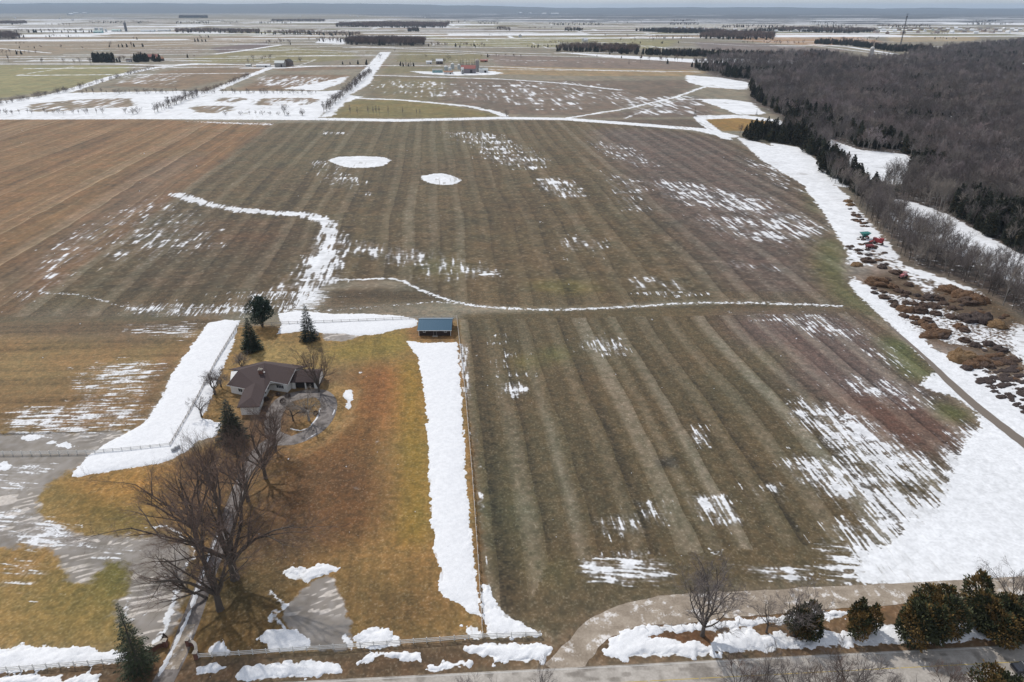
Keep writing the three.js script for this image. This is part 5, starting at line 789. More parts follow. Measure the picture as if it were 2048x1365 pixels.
{ // gas tank in the snow
  const t = thing('gas_tank', 'white horizontal gas tank standing in the snow by the fence corner', 'tank', -88.7, -149.25, 1.05); const m = mat(0.42, 0.44, 0.46, 0.5);
  part(t, 'tank_body', new THREE.CapsuleGeometry(0.5, 1.6, 8, 20).rotateZ(Math.PI / 2).translate(0, 0.78, 0), m); part(t, 'valve_dome', new THREE.CylinderGeometry(0.18, 0.2, 0.22, 14).translate(0, 1.36, 0), M.white); for (const x of [-0.6, 0.6]) part(t, 'leg', box(0.14, 0.4, 0.7, x, 0.2, 0), M.stone);
}
{ // old ball court with its hoop
  const [hx, hz] = [-67.5, -215.6], t = thing('basketball_hoop', 'basketball hoop on a pole beside the dark spruce', 'hoop', hx, hz, -0.6);
  part(t, 'pole', new THREE.CylinderGeometry(0.06, 0.07, 3.1, 10).translate(0, 1.5, 0), M.dark); part(t, 'arm', box(0.08, 0.08, 0.9, 0, 3.0, 0.4), M.dark); part(t, 'backboard', box(1.8, 1.1, 0.05, 0, 3.35, 0.85), mat(0.45, 0.45, 0.46, 0.4)); part(t, 'rim', new THREE.TorusGeometry(0.23, 0.02, 6, 20).rotateX(Math.PI / 2).translate(0, 3.05, 1.12), mat(0.5, 0.1, 0.04));
}
// shrubs against the house
{
  const r = rng(55), g = [evergreen(56, [[0, 0.5, 0, 0.7, 0.6, 0.2]], 420, { size: 0.35, width: 0.05, col: [0.075, 0.05, 0.045], trunkR: 0.05 }), bareTree(57, 1.8, { limbs: 8, kids: [4, 4], open: 0.8, bole: 0.05, rad: 0.014, twig: 0.008 })];
  [[-73.1,-174.8,1.2],[-71.1,-171.9,1.5],[-71.7,-169.2,1.7],[-71.9,-176.8,1.4],[-70.6,-178,1.2],[-69,-177.7,1.2],[-70.9,-164.9,1.7],[-69.1,-163.8,1.7],[-67.4,-176.8,1.2],[-69.9,-173.6,1.4],[-59.9,-168.6,1.5],[-58.3,-169.2,1.7],[-56.3,-167,1.5],[-59.7,-162.8,1.3],[-67.8,-173.6,1.0],[-63.8,-171.9,1.0]].forEach(([x, z], k) => { const t = treeOf('shrub', g[k % 2], bark, k % 2 ? twigMat : needle, k < 10 ? 'dull brown shrub in the bed in front of the bungalow' : 'dull brown shrub on the turning-loop island', x, z, k, k < 10 ? 'shrubs in the front bed' : 'shrubs on the island'); t.userData.category = 'shrub'; t.scale.setScalar(0.8 + 0.5 * r()); });
}
{ // dark car on the road
  const at0 = [90.55, -83.09], [x, z] = onRoad((at0[0] - rA[0]) * ru[0] + (at0[1] - rA[1]) * ru[1], 5.2), t = thing('car', 'black car driving on the road beside the bronze shrub', 'car', x, z, -Math.atan2(ru[1], ru[0])), black = new THREE.MeshPhysicalMaterial({ color: new THREE.Color().setRGB(0.012, 0.013, 0.018), roughness: 0.3, clearcoat: 1, clearcoatRoughness: 0.08 });
  const shp = (pts, d, bev) => { const q = new THREE.Shape(); pts.forEach(([a, b], k) => (k ? q.lineTo(a, b) : q.moveTo(a, b))); return new THREE.ExtrudeGeometry(q, { depth: d - 2 * bev, bevelEnabled: true, bevelSize: bev, bevelThickness: bev, bevelSegments: 3 }).translate(0, 0, -d / 2 + bev); };
  part(t, 'body', shp([[-2.2, 0.3], [2.15, 0.3], [2.25, 0.7], [2.05, 0.92], [0.9, 1.0], [-1.0, 1.0], [-2.1, 0.92], [-2.28, 0.65]], 1.82, 0.09), black); part(t, 'cabin', shp([[-1.35, 0.98], [1.35, 0.98], [0.85, 1.42], [-0.75, 1.42]], 1.56, 0.1), M.glass); part(t, 'roof', shp([[-0.72, 1.42], [0.8, 1.42], [0.68, 1.5], [-0.58, 1.5]], 1.46, 0.06), black);
  for (const [a, b] of [[-1.42, 0.84], [1.4, 0.84], [-1.42, -0.84], [1.4, -0.84]]) { const w = part(t, 'wheel', new THREE.CylinderGeometry(0.33, 0.33, 0.22, 20).rotateX(Math.PI / 2).translate(a, 0.37, b), M.dark); part(w, 'rim', new THREE.CylinderGeometry(0.21, 0.21, 0.24, 16).rotateX(Math.PI / 2).translate(a, 0.37, b), M.metal); }
  for (const b of [0.62, -0.62]) { part(t, 'headlight', box(0.12, 0.14, 0.4, -2.2, 0.72, b), M.white); part(t, 'tail_light', box(0.1, 0.14, 0.38, 2.2, 0.78, b), mat(0.3, 0.01, 0.01, 0.4)); }
}

// ---------------------------------------------------------------- the yard beside the wood: heaps and farm machines
{
  const heap = (seed) => { const g = new THREE.SphereGeometry(1, 34, 13, 0, Math.PI * 2, 0, Math.PI / 2), p = g.attributes.position; for (let k = 0; k < p.count; k++) { const x = p.getX(k), y = p.getY(k), z = p.getZ(k), n = 0.5 + 1.0 * fbm(x * 1.7 + seed * 9, z * 1.7 + y) + 0.16 * (vn(x * 7 + seed * 3, z * 7 + y * 5) - 0.5); p.setXYZ(k, x * n, (y * 0.9 + 0.35 * y * (vn(x * 3 + seed, z * 3) - 0.5)) * n - 0.08, z * n); } g.computeVertexNormals(); return g; };
  const gs = [1, 2, 3, 4, 5].map(heap), earth = (c) => new THREE.MeshStandardMaterial({ map: groundTex(128, (u, v) => { const s = 46 * (vn(u * 32, v * 32) - 0.5) + 40 * (vn(u * 64 + 5, v * 64) - 0.5); return c.map((q) => q + s); }), roughness: 1 });
  const ms = [earth([72, 56, 46]), earth([92, 68, 48]), earth([62, 51, 47]), earth([112, 88, 60])], names = ['dark brown earth heap', 'rusty brown earth heap', 'dark grey-brown earth heap', 'straw-coloured heap'], r = rng(19);
  const put = (u, z, w, k, flat = 0.7, long = 1) => { const m = single('earth_heap', gs[Math.floor(r() * 5)], ms[k], `${names[k]} on the snow of the yard beside the wood`, 'heap', 'heaps in the yard'); m.position.set(u, 0, z); m.scale.set(w * long, w * flat, w * (0.75 + 0.3 * r())); m.rotation.y = long > 1 ? 0.35 : r() * 6; };
  const list = [[155,-270.8,50,1],[159.3,-266.7,28,1],[159.9,-261.7,24,0],[159.4,-256.8,18,0],[150.1,-255.2,24,0],[151.6,-250.5,20,0],[148.8,-260,16,2],[150.1,-246.4,22,0],[156,-249.5,20,0],[158.6,-248.5,22,0],[161.8,-246.9,26,0],[165.1,-245.9,28,0],[152,-242.5,34,1],[156.9,-241.5,36,0],[148.7,-236.8,20,0],[151.6,-234.5,22,1],[155.6,-233.1,22,0],[151.7,-229.5,26,1],[149.4,-230.4,16,0],[161.9,-238.7,24,0],[166,-235.9,24,0],[152.6,-226,30,1],[152.9,-218.8,26,0],[167.4,-269,24,0],[162.1,-260,20,0],[164.8,-257.3,18,2],[168.4,-254.7,32,2],[170.8,-253.6,30,0],[181.1,-262.8,44,1],[183,-257.3,44,1],[180.7,-250,40,0],[185.9,-252,48,1],[164.1,-226.9,26,1],[170.8,-233.5,40,2],[175.9,-232.6,52,2],[178.1,-228.2,40,3],[164.1,-223.8,20,0],[159.1,-215.6,24,0],[160.6,-211.6,22,2],[155.2,-200.1,34,1],[150.2,-197.3,26,1],[155.2,-196.9,24,0],[164.1,-299.4,34,0],[165.6,-310.1,16,0],[166.8,-290.6,22,2],[169.3,-283.5,30,0],[150.8,-265,14,2],[147.6,-194.8,20,2],[165.9,-212.4,24,2],[166.9,-208.5,26,2],[153,-261.1,16,0],[161.8,-275.5,18,0],[163.9,-253.1,16,0],[170.4,-249,20,0],[171.2,-244,22,0]];
  for (const [x, z, w, k] of list) put(x, z, w * 0.5 * 0.18, k);
  for (const [x, z, w, k, l] of [[151,-220.5,30,1,2.1],[150.6,-202.6,38,3,1.6],[156.4,-293.9,22,3,1.2],[203.1,-407.2,24,3,1.1],[201,-399,22,3,1.3]]) put(x, z, w * 0.5 * 0.2, k, 0.75, l);
  const poly = [[150.7,-195.9],[162.7,-199.4],[165.1,-190.8],[160.5,-175.4],[147,-164.4],[148.6,-175.4],[145.2,-178.3],[143.7,-184.4]]; let n = 0;
  while (n < 70) { const x = poly[0][0] - 10 + r() * 60, z = poly[0][1] - 10 + r() * 55; if (!inside(x, z, poly)) continue; put(x, z, 0.5 + 0.9 * r(), 2, 0.5, 1 + r()); n++; }
  const scat = [[[174.3,-340.4],[181.8,-323.8],[175,-291.3],[167.6,-294.6],[163.5,-316.1]], [[179.2,-266.7],[190.8,-258.4],[187.1,-231.3],[175.5,-233.5],[170.6,-248]], [[162.5,-212.4],[168.8,-201.1],[157.6,-184.4],[158.3,-197.6]], [[203.1,-412],[196.9,-378.3],[190.1,-349.2],[186.4,-358.5]]];
  for (const pg of scat) { let ax = 1e9, bx = -1e9, az = 1e9, bz = -1e9; for (const [x, z] of pg) { ax = Math.min(ax, x); bx = Math.max(bx, x); az = Math.min(az, z); bz = Math.max(bz, z); } let c = 0, tries = 0; while (c < 20 && tries++ < 900) { const x = ax + r() * (bx - ax), z = az + r() * (bz - az); if (!inside(x, z, pg)) continue; put(x, z, 0.6 + 1.1 * r(), Math.floor(r() * 3), 0.6, 1 + 0.6 * r()); c++; } }
  // machines
  const teal = mat(0.012, 0.17, 0.15, 0.5), red = mat(0.30, 0.03, 0.035, 0.5), tyre = new THREE.CylinderGeometry(0.5, 0.5, 0.35, 14).rotateX(Math.PI / 2), frustum = (a, b, c, d, h, y) => faces([[[-a, y + h, -b], [-a, y + h, b], [a, y + h, b], [a, y + h, -b]], ...[[-1, 1, 1, 1], [1, 1, 1, -1], [1, -1, -1, -1], [-1, -1, -1, 1]].map(([i, j, k, l]) => [[i * c, y, j * d], [k * c, y, l * d], [k * a, y + h, l * b], [i * a, y + h, j * b]])]);
  const w = thing('hopper_wagon', 'teal grain hopper wagon parked on the snow beside the wood', 'wagon', 179, -334.4, 0.2);
  part(w, 'hopper', frustum(2.3, 1.5, 0.8, 0.6, 1.9, 1.1), teal); part(w, 'rim_rail', mergeGeometries([box(4.8, 0.16, 0.12, 0, 3.0, 1.5), box(4.8, 0.16, 0.12, 0, 3.0, -1.5), box(0.12, 0.16, 3, 2.34, 3.0, 0), box(0.12, 0.16, 3, -2.34, 3.0, 0)]), teal); part(w, 'chassis', mergeGeometries([box(4.4, 0.25, 1.2, 0, 0.85, 0), box(2.2, 0.15, 0.15, -3.2, 0.7, 0)]), M.dark); part(w, 'chute', box(0.5, 0.4, 1.8, 0.2, 1.5, 1.5), red); for (const [x, z] of [[-1.5, 1], [1.5, 1], [-1.5, -1], [1.5, -1]]) { const t = part(w, 'wheel', tyre, M.dark); t.position.set(x, 0.5, z); }
  const c = thing('combine_harvester', 'faded red harvester at the edge of the wood', 'harvester', 181.4, -324.6, -0.9);
  part(c, 'body', mergeGeometries([box(3.6, 1.7, 2.0, 0, 1.9, 0), box(1.5, 0.6, 1.9, 1.2, 3.0, 0)]), red); part(c, 'cab', box(1.2, 1.5, 1.5, -2.3, 2.3, 0), mat(0.22, 0.06, 0.06, 0.3)); part(c, 'header', box(0.9, 0.7, 3.6, -3.6, 0.6, 0), red); part(c, 'unloading_auger', new THREE.CylinderGeometry(0.16, 0.16, 3.6, 10).rotateZ(1.2).translate(1.5, 3.3, 1.1), red); for (const [x, z, s] of [[-1.4, 1.2, 1.5], [-1.4, -1.2, 1.5], [1.7, 0.9, 0.9], [1.7, -0.9, 0.9]]) { const t = part(c, 'wheel', tyre, M.dark); t.position.set(x, 0.5 * s, z); t.scale.set(s, s, 1); }
  const b = thing('gravity_wagon', 'low red wagon beside the faded harvester', 'wagon', 174, -318.4, 0.2); part(b, 'box_bed', frustum(1.9, 1.0, 1.7, 0.8, 1.0, 0.8), mat(0.2, 0.035, 0.04, 0.6)); part(b, 'chassis', box(3.6, 0.2, 0.9, 0, 0.7, 0), M.dark); for (const [x, z] of [[-1.2, 0.8], [1.2, 0.8], [-1.2, -0.8], [1.2, -0.8]]) { const t = part(b, 'wheel', tyre, M.dark); t.position.set(x, 0.42, z); t.scale.set(0.84, 0.84, 0.7); }
  const k = thing('farm_tractor', 'red farm machine with pale snow-covered hood beside the yard trees', 'tractor', 169.5, -277.9, 0.5); part(k, 'hood', box(2.0, 0.9, 0.9, -0.9, 1.2, 0), mat(0.5, 0.18, 0.19, 0.5)); part(k, 'cab', box(1.3, 1.5, 1.4, 0.8, 1.9, 0), mat(0.55, 0.34, 0.34, 0.3)); part(k, 'fender', mergeGeometries([box(1.4, 0.2, 0.5, 0.9, 1.45, 0.95), box(1.4, 0.2, 0.5, 0.9, 1.45, -0.95)]), red); for (const [x, z, s] of [[0.9, 0.95, 1.5], [0.9, -0.95, 1.5], [-1.6, 0.6, 0.9], [-1.6, -0.6, 0.9]]) { const t = part(k, 'wheel', tyre, M.dark); t.position.set(x, 0.5 * s, z); t.scale.set(s, s, 1); }
}

// ---------------------------------------------------------------- farms beyond the snowy lane
const gableHouse = (w, d, h, rise, over = 0.4) => [mergeGeometries([plan([[-w / 2, d / 2], [w / 2, d / 2], [w / 2, -d / 2], [-w / 2, -d / 2]], -0.2, h), faces([[[-w / 2, h, d / 2], [-w / 2, h + rise, 0], [-w / 2, h, -d / 2]], [[w / 2, h, d / 2], [w / 2, h, -d / 2], [w / 2, h + rise, 0]]])]), slab([[[-w / 2 - over, h - 0.1, d / 2 + over], [w / 2 + over, h - 0.1, d / 2 + over], [w / 2 + over, h + rise + 0.15, 0], [-w / 2 - over, h + rise + 0.15, 0]], [[-w / 2 - over, h + rise + 0.15, 0], [w / 2 + over, h + rise + 0.15, 0], [w / 2 + over, h - 0.1, -d / 2 - over], [-w / 2 - over, h - 0.1, -d / 2 - over]]], 0.18)];
const FM = { grey: mat(0.30, 0.29, 0.27, 0.8), white: mat(0.68, 0.68, 0.67, 0.7), pale: mat(0.46, 0.50, 0.50, 0.6), red: mat(0.36, 0.12, 0.10, 0.8), rust: mat(0.33, 0.17, 0.10, 0.8), brown: mat(0.13, 0.10, 0.085, 0.9), teal: mat(0.20, 0.36, 0.36, 0.6), snow: mat(0.8, 0.81, 0.83, 0.9), silo: mat(0.26, 0.25, 0.24, 0.9), blue: mat(0.22, 0.27, 0.33, 0.5), dark: mat(0.05, 0.045, 0.045, 0.9), stone: mat(0.22, 0.20, 0.21, 0.9) };
function shed(name, label, cat, x, z, turn, [w, d, h, rise], mw, mr, wins = 0, door = 0) {
  const t = thing(name, label, cat, x, z, turn), [a, b] = gableHouse(w, d, h, rise); part(t, 'wall', a, mw); part(t, 'roof', b, mr);
  for (let k = 0; k < wins; k++) windowOn(t, [-w / 2, d / 2], [w / 2, d / 2], (k + 0.5) / wins, h * 0.6, 1.1, 1.2, 2);
  if (door) part(t, 'door', box(door, h * 0.72, 0.12, w * 0.22, h * 0.36, d / 2 + 0.07), FM.dark);
  return t;
}
function silo(label, x, z, r, h, m, top) {
  const t = thing('silo', label, 'silo', x, z); part(t, 'shaft', new THREE.CylinderGeometry(r, r, h, 20).translate(0, h / 2, 0), m); part(t, 'dome', new THREE.SphereGeometry(r * 1.02, 18, 8, 0, 6.2832, 0, Math.PI / 2).translate(0, h, 0), top);
  for (let k = 1; k < 6; k++) part(t, 'hoop', new THREE.TorusGeometry(r + 0.02, 0.07, 4, 20).rotateX(Math.PI / 2).translate(0, h * k / 6, 0), m);
}
function bin(label, x, z, r, h) { const t = thing('grain_bin', label, 'grain bin', x, z, 0, 'grain bins'); part(t, 'wall', new THREE.CylinderGeometry(r, r, h, 18).translate(0, h / 2, 0), FM.pale); part(t, 'roof', new THREE.ConeGeometry(r * 1.05, r * 0.75, 18).translate(0, h + r * 0.37, 0), FM.white); }
// farm with the red-roofed barn
shed('farm_barn', 'large stone barn with faded red roof on the snow', 'barn', -78.8, -1324, -0.05, [26, 14, 8, 5], FM.stone, FM.red, 0, 4);
shed('farm_shed', 'small white lean-to against the red-roofed barn', 'shed', -88.3, -1303, 0, [4, 5, 9, 2], FM.white, FM.white, 0, 2);
silo('grey concrete silo with pale dome beside the red-roofed barn', -63.5, -1345.6, 3.4, 19, FM.silo, mat(0.5, 0.44, 0.38));
shed('farm_shed', 'long pale shed behind the concrete silo', 'shed', -52, -1334.7, 0, [16, 10, 5, 2.5], FM.white, FM.pale, 0, 4);
shed('farm_shed', 'tan and teal machine shed of the red-roofed farm', 'shed', -136, -1334.7, 0.05, [18, 12, 4.5, 2], FM.teal, FM.grey, 3, 0);
shed('farm_shed', 'low red-roofed shed in front of the grain bins', 'shed', -113.2, -1303, 0, [16, 9, 3.4, 1.8], FM.white, FM.rust, 2, 2);
shed('farmhouse', 'farmhouse with a snowy roof among bare trees', 'house', -152.6, -1546.9, 0.1, [14, 11, 6, 4], FM.brown, FM.snow, 3, 1);
shed('farm_shed', 'small white shed beside the farmhouse with the snowy roof', 'shed', -174.7, -1546.9, 0.2, [12, 8, 4, 2.5], FM.white, FM.snow, 0, 2);
shed('farm_shed', 'low red shed behind the conifer row of the farm', 'shed', -61.1, -1606.7, 0, [16, 7, 3.5, 1.6], FM.rust, FM.red, 0, 3);
bin('pale grain bin with a white cone roof beside the rust-roofed shed', -115, -1356.7, 3.2, 6); bin('squat grain bin behind the rust-roofed shed', -124.4, -1379.4, 3.6, 7); bin('tall grain bin in the middle of the farmyard', -114.9, -1414.9, 3.4, 9); bin('grain bin beside the stone barn gable', -101.5, -1402.9, 3, 8);
// farm at the end of the hedged field
shed('farm_barn', 'grey plank barn with a pale roof beside bare trees', 'barn', -462.3, -1465, -0.04, [19, 13, 8, 4], FM.grey, FM.pale, 3, 3); shed('farm_barn', 'dark bank barn behind the grey plank barn', 'barn', -454.1, -1491.4, 1.4, [20, 12, 8, 5], FM.brown, FM.dark, 0, 0);
shed('farm_shed', 'long white shed with a snowy roof near the grey barn', 'shed', -496.2, -1465, 0, [27, 9, 3.5, 2], FM.white, FM.snow, 0, 3); shed('farm_shed', 'small grey shed at the end of the long white shed', 'shed', -530.7, -1478.1, 0, [10, 7, 3, 1.8], FM.grey, FM.pale, 1, 2);
// farm behind the evergreen block
shed('farm_barn', 'long red-roofed barn between dark conifers', 'barn', -828, -1688, 0, [40, 12, 6, 5], FM.brown, FM.red, 0, 4); shed('farm_barn', 'brown barn with a rust roof at the end of the red-roofed barn', 'barn', -785.4, -1638.3, 0.8, [18, 12, 5, 4], FM.brown, FM.rust, 0, 3); shed('farmhouse', 'small pale house beside the evergreen block', 'house', -836.3, -1606.7, 0, [10, 8, 4, 3], FM.white, FM.brown, 2, 1);
// grain farm with tall tower far off
shed('farm_shed', 'teal-roofed shed in front of the distant grain bins', 'shed', -1972, -3569, 0, [40, 18, 6, 5], FM.teal, FM.teal, 0, 5); shed('farm_shed', 'pale green-roofed barn beside the distant silo', 'barn', -2009, -3805, 0, [44, 18, 6, 4], FM.pale, FM.teal, 0, 5); shed('farm_shed', 'long snowy-roofed barn on the distant grain farm', 'barn', -1849, -3805, 0, [70, 18, 5, 4], FM.pale, FM.snow, 0, 5); shed('farm_shed', 'snowy-roofed barn at the conifer end of the distant grain farm', 'barn', -1787, -3848, 0, [60, 18, 5, 4], FM.pale, FM.snow, 0, 5);
silo('tall dark silo on the distant grain farm', -1960, -3805, 6, 38, mat(0.14, 0.14, 0.15), mat(0.2, 0.2, 0.2)); bin('first of the pale bins on the distant grain farm, beside the teal shed', -2065, -3723, 8, 18); bin('middle pale bin on the distant grain farm', -2062, -3764, 8, 17); bin('small pale bin on the distant grain farm', -2040, -3764, 5, 13);
silo('white silo standing out of the wood', 829.3, -1705.2, 4.5, 22, mat(0.5, 0.48, 0.46), mat(0.66, 0.64, 0.6));
{ // lattice mast behind the wood
  const [mx, mz] = [1133.1, -2166.2], Hm = 90.9, t = thing('radio_mast', 'tall dark lattice radio mast rising behind the wood', 'mast', mx, mz), m = mat(0.05, 0.05, 0.06, 0.7), leg = (a, h0, h1, s0, s1) => { const g = new Geo(); g.tube(V(Math.cos(a) * s0, h0, Math.sin(a) * s0), V(Math.cos(a) * s1, h1, Math.sin(a) * s1), 0.45, 0.4, 6); return g.done(); };
  for (let k = 0; k < 3; k++) part(t, 'leg', leg(k * 2.094, 0, Hm * 0.93, 1.7, 1.4), m);
  for (let y = 4; y < Hm * 0.92; y += 6) for (let k = 0; k < 3; k++) { const g = new Geo(), a = k * 2.094, b = a + 2.094; g.tube(V(Math.cos(a) * 1.6, y, Math.sin(a) * 1.6), V(Math.cos(b) * 1.6, y + 5, Math.sin(b) * 1.6), 0.2, 0.2, 4); part(t, 'brace', g.done(), m); }
  part(t, 'antenna', new THREE.CylinderGeometry(0.35, 0.5, Hm * 0.09, 8).translate(0, Hm * 0.965, 0), m); part(t, 'top_platform', box(8, 0.8, 3, 0, Hm, 0), m); part(t, 'antenna_panel', box(3, 4, 3, 0, Hm * 0.92, 0), m);
}
// houses of the far settlements: each a small gabled house
{
  const r = rng(31), P1 = shed('village_house', 'x', 'house', 0, 0, 0, [15, 11, 5.5, 4], FM.white, FM.snow), P2 = shed('village_house', 'x', 'house', 0, 0, 0, [17, 12, 6, 4.5], mat(0.34, 0.26, 0.22), FM.grey), P3 = shed('village_house', 'x', 'house', 0, 0, 0, [46, 18, 6, 3], FM.white, FM.snow);
  taken.delete('village_house'); for (const p of [P1, P2, P3]) { p.name = 'village_house'; scene.remove(p); }
  const lab = { a: ['pale or brown house of the settlement behind the radio mast', 'houses behind the radio mast'], b: ['house of the hamlet at the edge of the far conifer wood', 'houses by the far conifer wood'], c: ['long pale building on the far plain', 'long buildings on the far plain'], d: ['lone pale farm building on the open plain', 'lone farm buildings on the plain'] };
  const place = (P0, u, v, s, key) => { const c = copyOf(P0, u, v, 6.28 * r(), lab[key][0], s); c.userData.group = lab[key][1]; };
  for (const [x, z] of [[1959,-4074],[1736,-3569],[2097,-4275],[1931,-3891],[1720,-3427],[2160,-4275],[1945,-3805],[2103,-4074],[1827,-3497],[2245,-4275],[2066,-3891],[2291,-4275],[1936,-3569],[2225,-4074],[2098,-3805],[2376,-4275],[2235,-3980],[2026,-3569],[2381,-4172],[2194,-3805],[2369,-4074],[2098,-3569],[2530,-4275],[2379,-3980],[2200,-3645],[2537,-4172],[2388,-3891],[2168,-3497],[2543,-4074],[2397,-3805],[2712,-4275],[2289,-3569],[2570,-3980],[2426,-3723],[2737,-4172],[2365,-3569],[2655,-3980],[2505,-3723],[2760,-4074]]) place(r() < 0.6 ? P1 : P2, x, z, 1.2, 'a');
  for (const [x, z] of [[935,-4275],[913,-4074],[1005,-4384],[935,-3980],[1001,-4172],[955,-3891],[1071,-4275],[1049,-4074],[1028,-3891],[1162,-4275],[1115,-3980],[1097,-3805],[1158,-3891],[1183,-3805],[1339,-3891],[1312,-3723],[975,-3805]]) place(r() < 0.65 ? P1 : P2, x, z, 1.15, 'b');
  for (const [x, z] of [[-4120,-32202],[-4065,-35428],[-3174,-33419],[-2780,-35428],[-1253,-32202],[-949,-36906],[-234,-25291],[187,-17688],[382,-16075],[642,-14732],[837,-14732],[-10210,-17688],[-9069,-16075],[-7943,-13594],[1407,-3723],[1488,-3805],[1729,-3891]]) place(P3, x, z, z < -9000 ? 3.2 : 1.3, 'c');
  for (const [x, z] of [[-5806,-8818],[-5029,-8396],[-4278,-7340],[-7180,-13594],[-3096,-11036],[-2361,-9285],[-2523,-11775],[-2123,-10384],[-1070,-9285],[-439,-7045],[33,-3061],[258,-2637],[334.2,-2194.3]]) place(P1, x, z, 1.2, 'd');
}

// ---------------------------------------------------------------- hedgerows: each tree its own
const hedge = [bareTree(201, 8, { limbs: 5, kids: [4, 4, 4], open: 0.7, up: 0.25, bole: 0.14, rad: 0.018, twig: 0.03, sides: 5 }), bareTree(202, 8, { limbs: 6, kids: [4, 4, 4], open: 0.85, up: 0.15, bole: 0.08, rad: 0.018, twig: 0.03, sides: 5 }), bareTree(203, 8, { limbs: 4, kids: [4, 4, 4], open: 0.45, up: 0.4, bole: 0.22, rad: 0.016, twig: 0.03, sides: 5, leader: 1 })];
const hr = rng(44);
function row(a, b, n, h0, h1, label, group, dark = false, kinds = [0, 1, 2]) {
  for (let k = 0; k < n; k++) { const f = (k + hr() * 0.9) / n, x = a[0] + (b[0] - a[0]) * f + (hr() - 0.5) * 4, z = a[1] + (b[1] - a[1]) * f + (hr() - 0.5) * 6, h = (h0 + (h1 - h0) * hr()), i = kinds[Math.floor(hr() * kinds.length)]; const t = treeOf('hedgerow_tree', hedge[i], bark, dark ? twigMat : twigGrey, label, x, z, hr() * 6.28, group); t.scale.set(h / 8 * (0.9 + 0.4 * hr()), h / 8, h / 8 * (0.9 + 0.4 * hr())); }
}
{
  const L3 = 'leafless hedgerow tree in the dense row beside the white lane', G3 = 'row beside the white lane'; row([-209.7, -793.5], [-257.2, -1324], 60, 8, 12.5, L3, G3, false, [0, 2, 2, 1]);
  const L2 = 'leafless hedgerow tree in the diagonal row between the two snowy pastures', G2 = 'row between the snowy pastures'; row([-398.3, -793.5], [-421.3, -974.2], 26, 7, 12, L2, G2, false); row([-421.3, -974.2], [-453.4, -1262.8], 26, 5, 9, L2, G2, true, [1]);
  const L1 = 'leafless bush in the diagonal hedge beside the green pasture', G1 = 'hedge beside the green pasture'; row([-619.4, -858.5], [-625.8, -1023.9], 30, 4.5, 9, L1, G1, false, [0, 1]); row([-625.8, -1023.9], [-700.9, -1439.5], 26, 4, 9, L1, G1, true, [1]);
  row([-600.6, -992.3], [-428.8, -992.3], 26, 4, 8, 'leafless tree in the thin hedge across the snowy pastures', 'hedge across the snowy pastures'); row([-415, -992.3], [-262.3, -986.2], 24, 4, 8, 'leafless tree in the thin hedge across the snowy pastures', 'hedge across the snowy pastures');
  row([-572.4, -789.5], [-450.6, -789.5], 18, 4, 7.5, 'leafless shrub on the far edge of the snowy lane', 'shrubs along the snowy lane'); row([-428.5, -789.5], [-408.3, -793.5], 3, 7, 10, 'leafless shrub on the far edge of the snowy lane', 'shrubs along the snowy lane'); row([-317.5, -781.6], [-226, -777.7], 9, 4, 6, 'leafless shrub on the far edge of the snowy lane', 'shrubs along the snowy lane');
  const big = (u, l, h, k) => { const t = treeOf('hedgerow_tree', hedge[k], bark, twigGrey, l, u[0], u[1], hr() * 6); t.scale.setScalar(h / 8); };
  big([-249.5, -781.6], 'spreading leafless tree alone beside the snowy lane', 12, 0); big([-5.9, -770.1], 'small leafless tree where the curved snow track meets the lane', 8, 1); big([-228.7, -777.7], 'bushy leafless tree near the corner of the white lane', 8, 1); big([-305.3, -1705.2], 'round leafless tree at the far end of the white lane', 13, 0); big([-462.9, -1606.7], 'round leafless tree beside the dark bank barn', 12, 1); big([-544.8, -1518.7], 'thin leafless tree beside the small grey shed', 13, 2); big([-1099.4, -1606.7], 'lone thin tree in the tan plain', 15, 2); big([-1015.6, -1591.3], 'lone small tree in the tan plain', 10, 2); big([-145.4, -1688], 'reddish bare tree behind the farmhouse', 12, 1); big([-145.8, -1576.3], 'dark bare tree beside the snowy-roofed farmhouse', 12, 1); big([-169.3, -1576.3], 'bare tree at the gable of the snowy-roofed farmhouse', 11, 1);
  [[-174.7,-770.1,11.8],[-167.1,-770.1,9.8],[-155.2,-770.1,11.3],[-149.8,-770.1,10.3],[-146.6,-770.1,11.3],[-143.3,-770.1,10.8],[-133.6,-770.1,10.8],[-117.9,-770.1,9.8],[-103.3,-770.1,8.3],[-99.5,-770.1,7.7]].forEach(([x, z, h]) => { const t = treeOf('poplar_tree', hedge[2], barkGrey, twigPale, 'slim bare poplar in the loose row on the green field', x, z, hr() * 6, 'poplars on the green field'); t.scale.set(h / 8 * 0.55, h / 8, h / 8 * 0.55); });
}
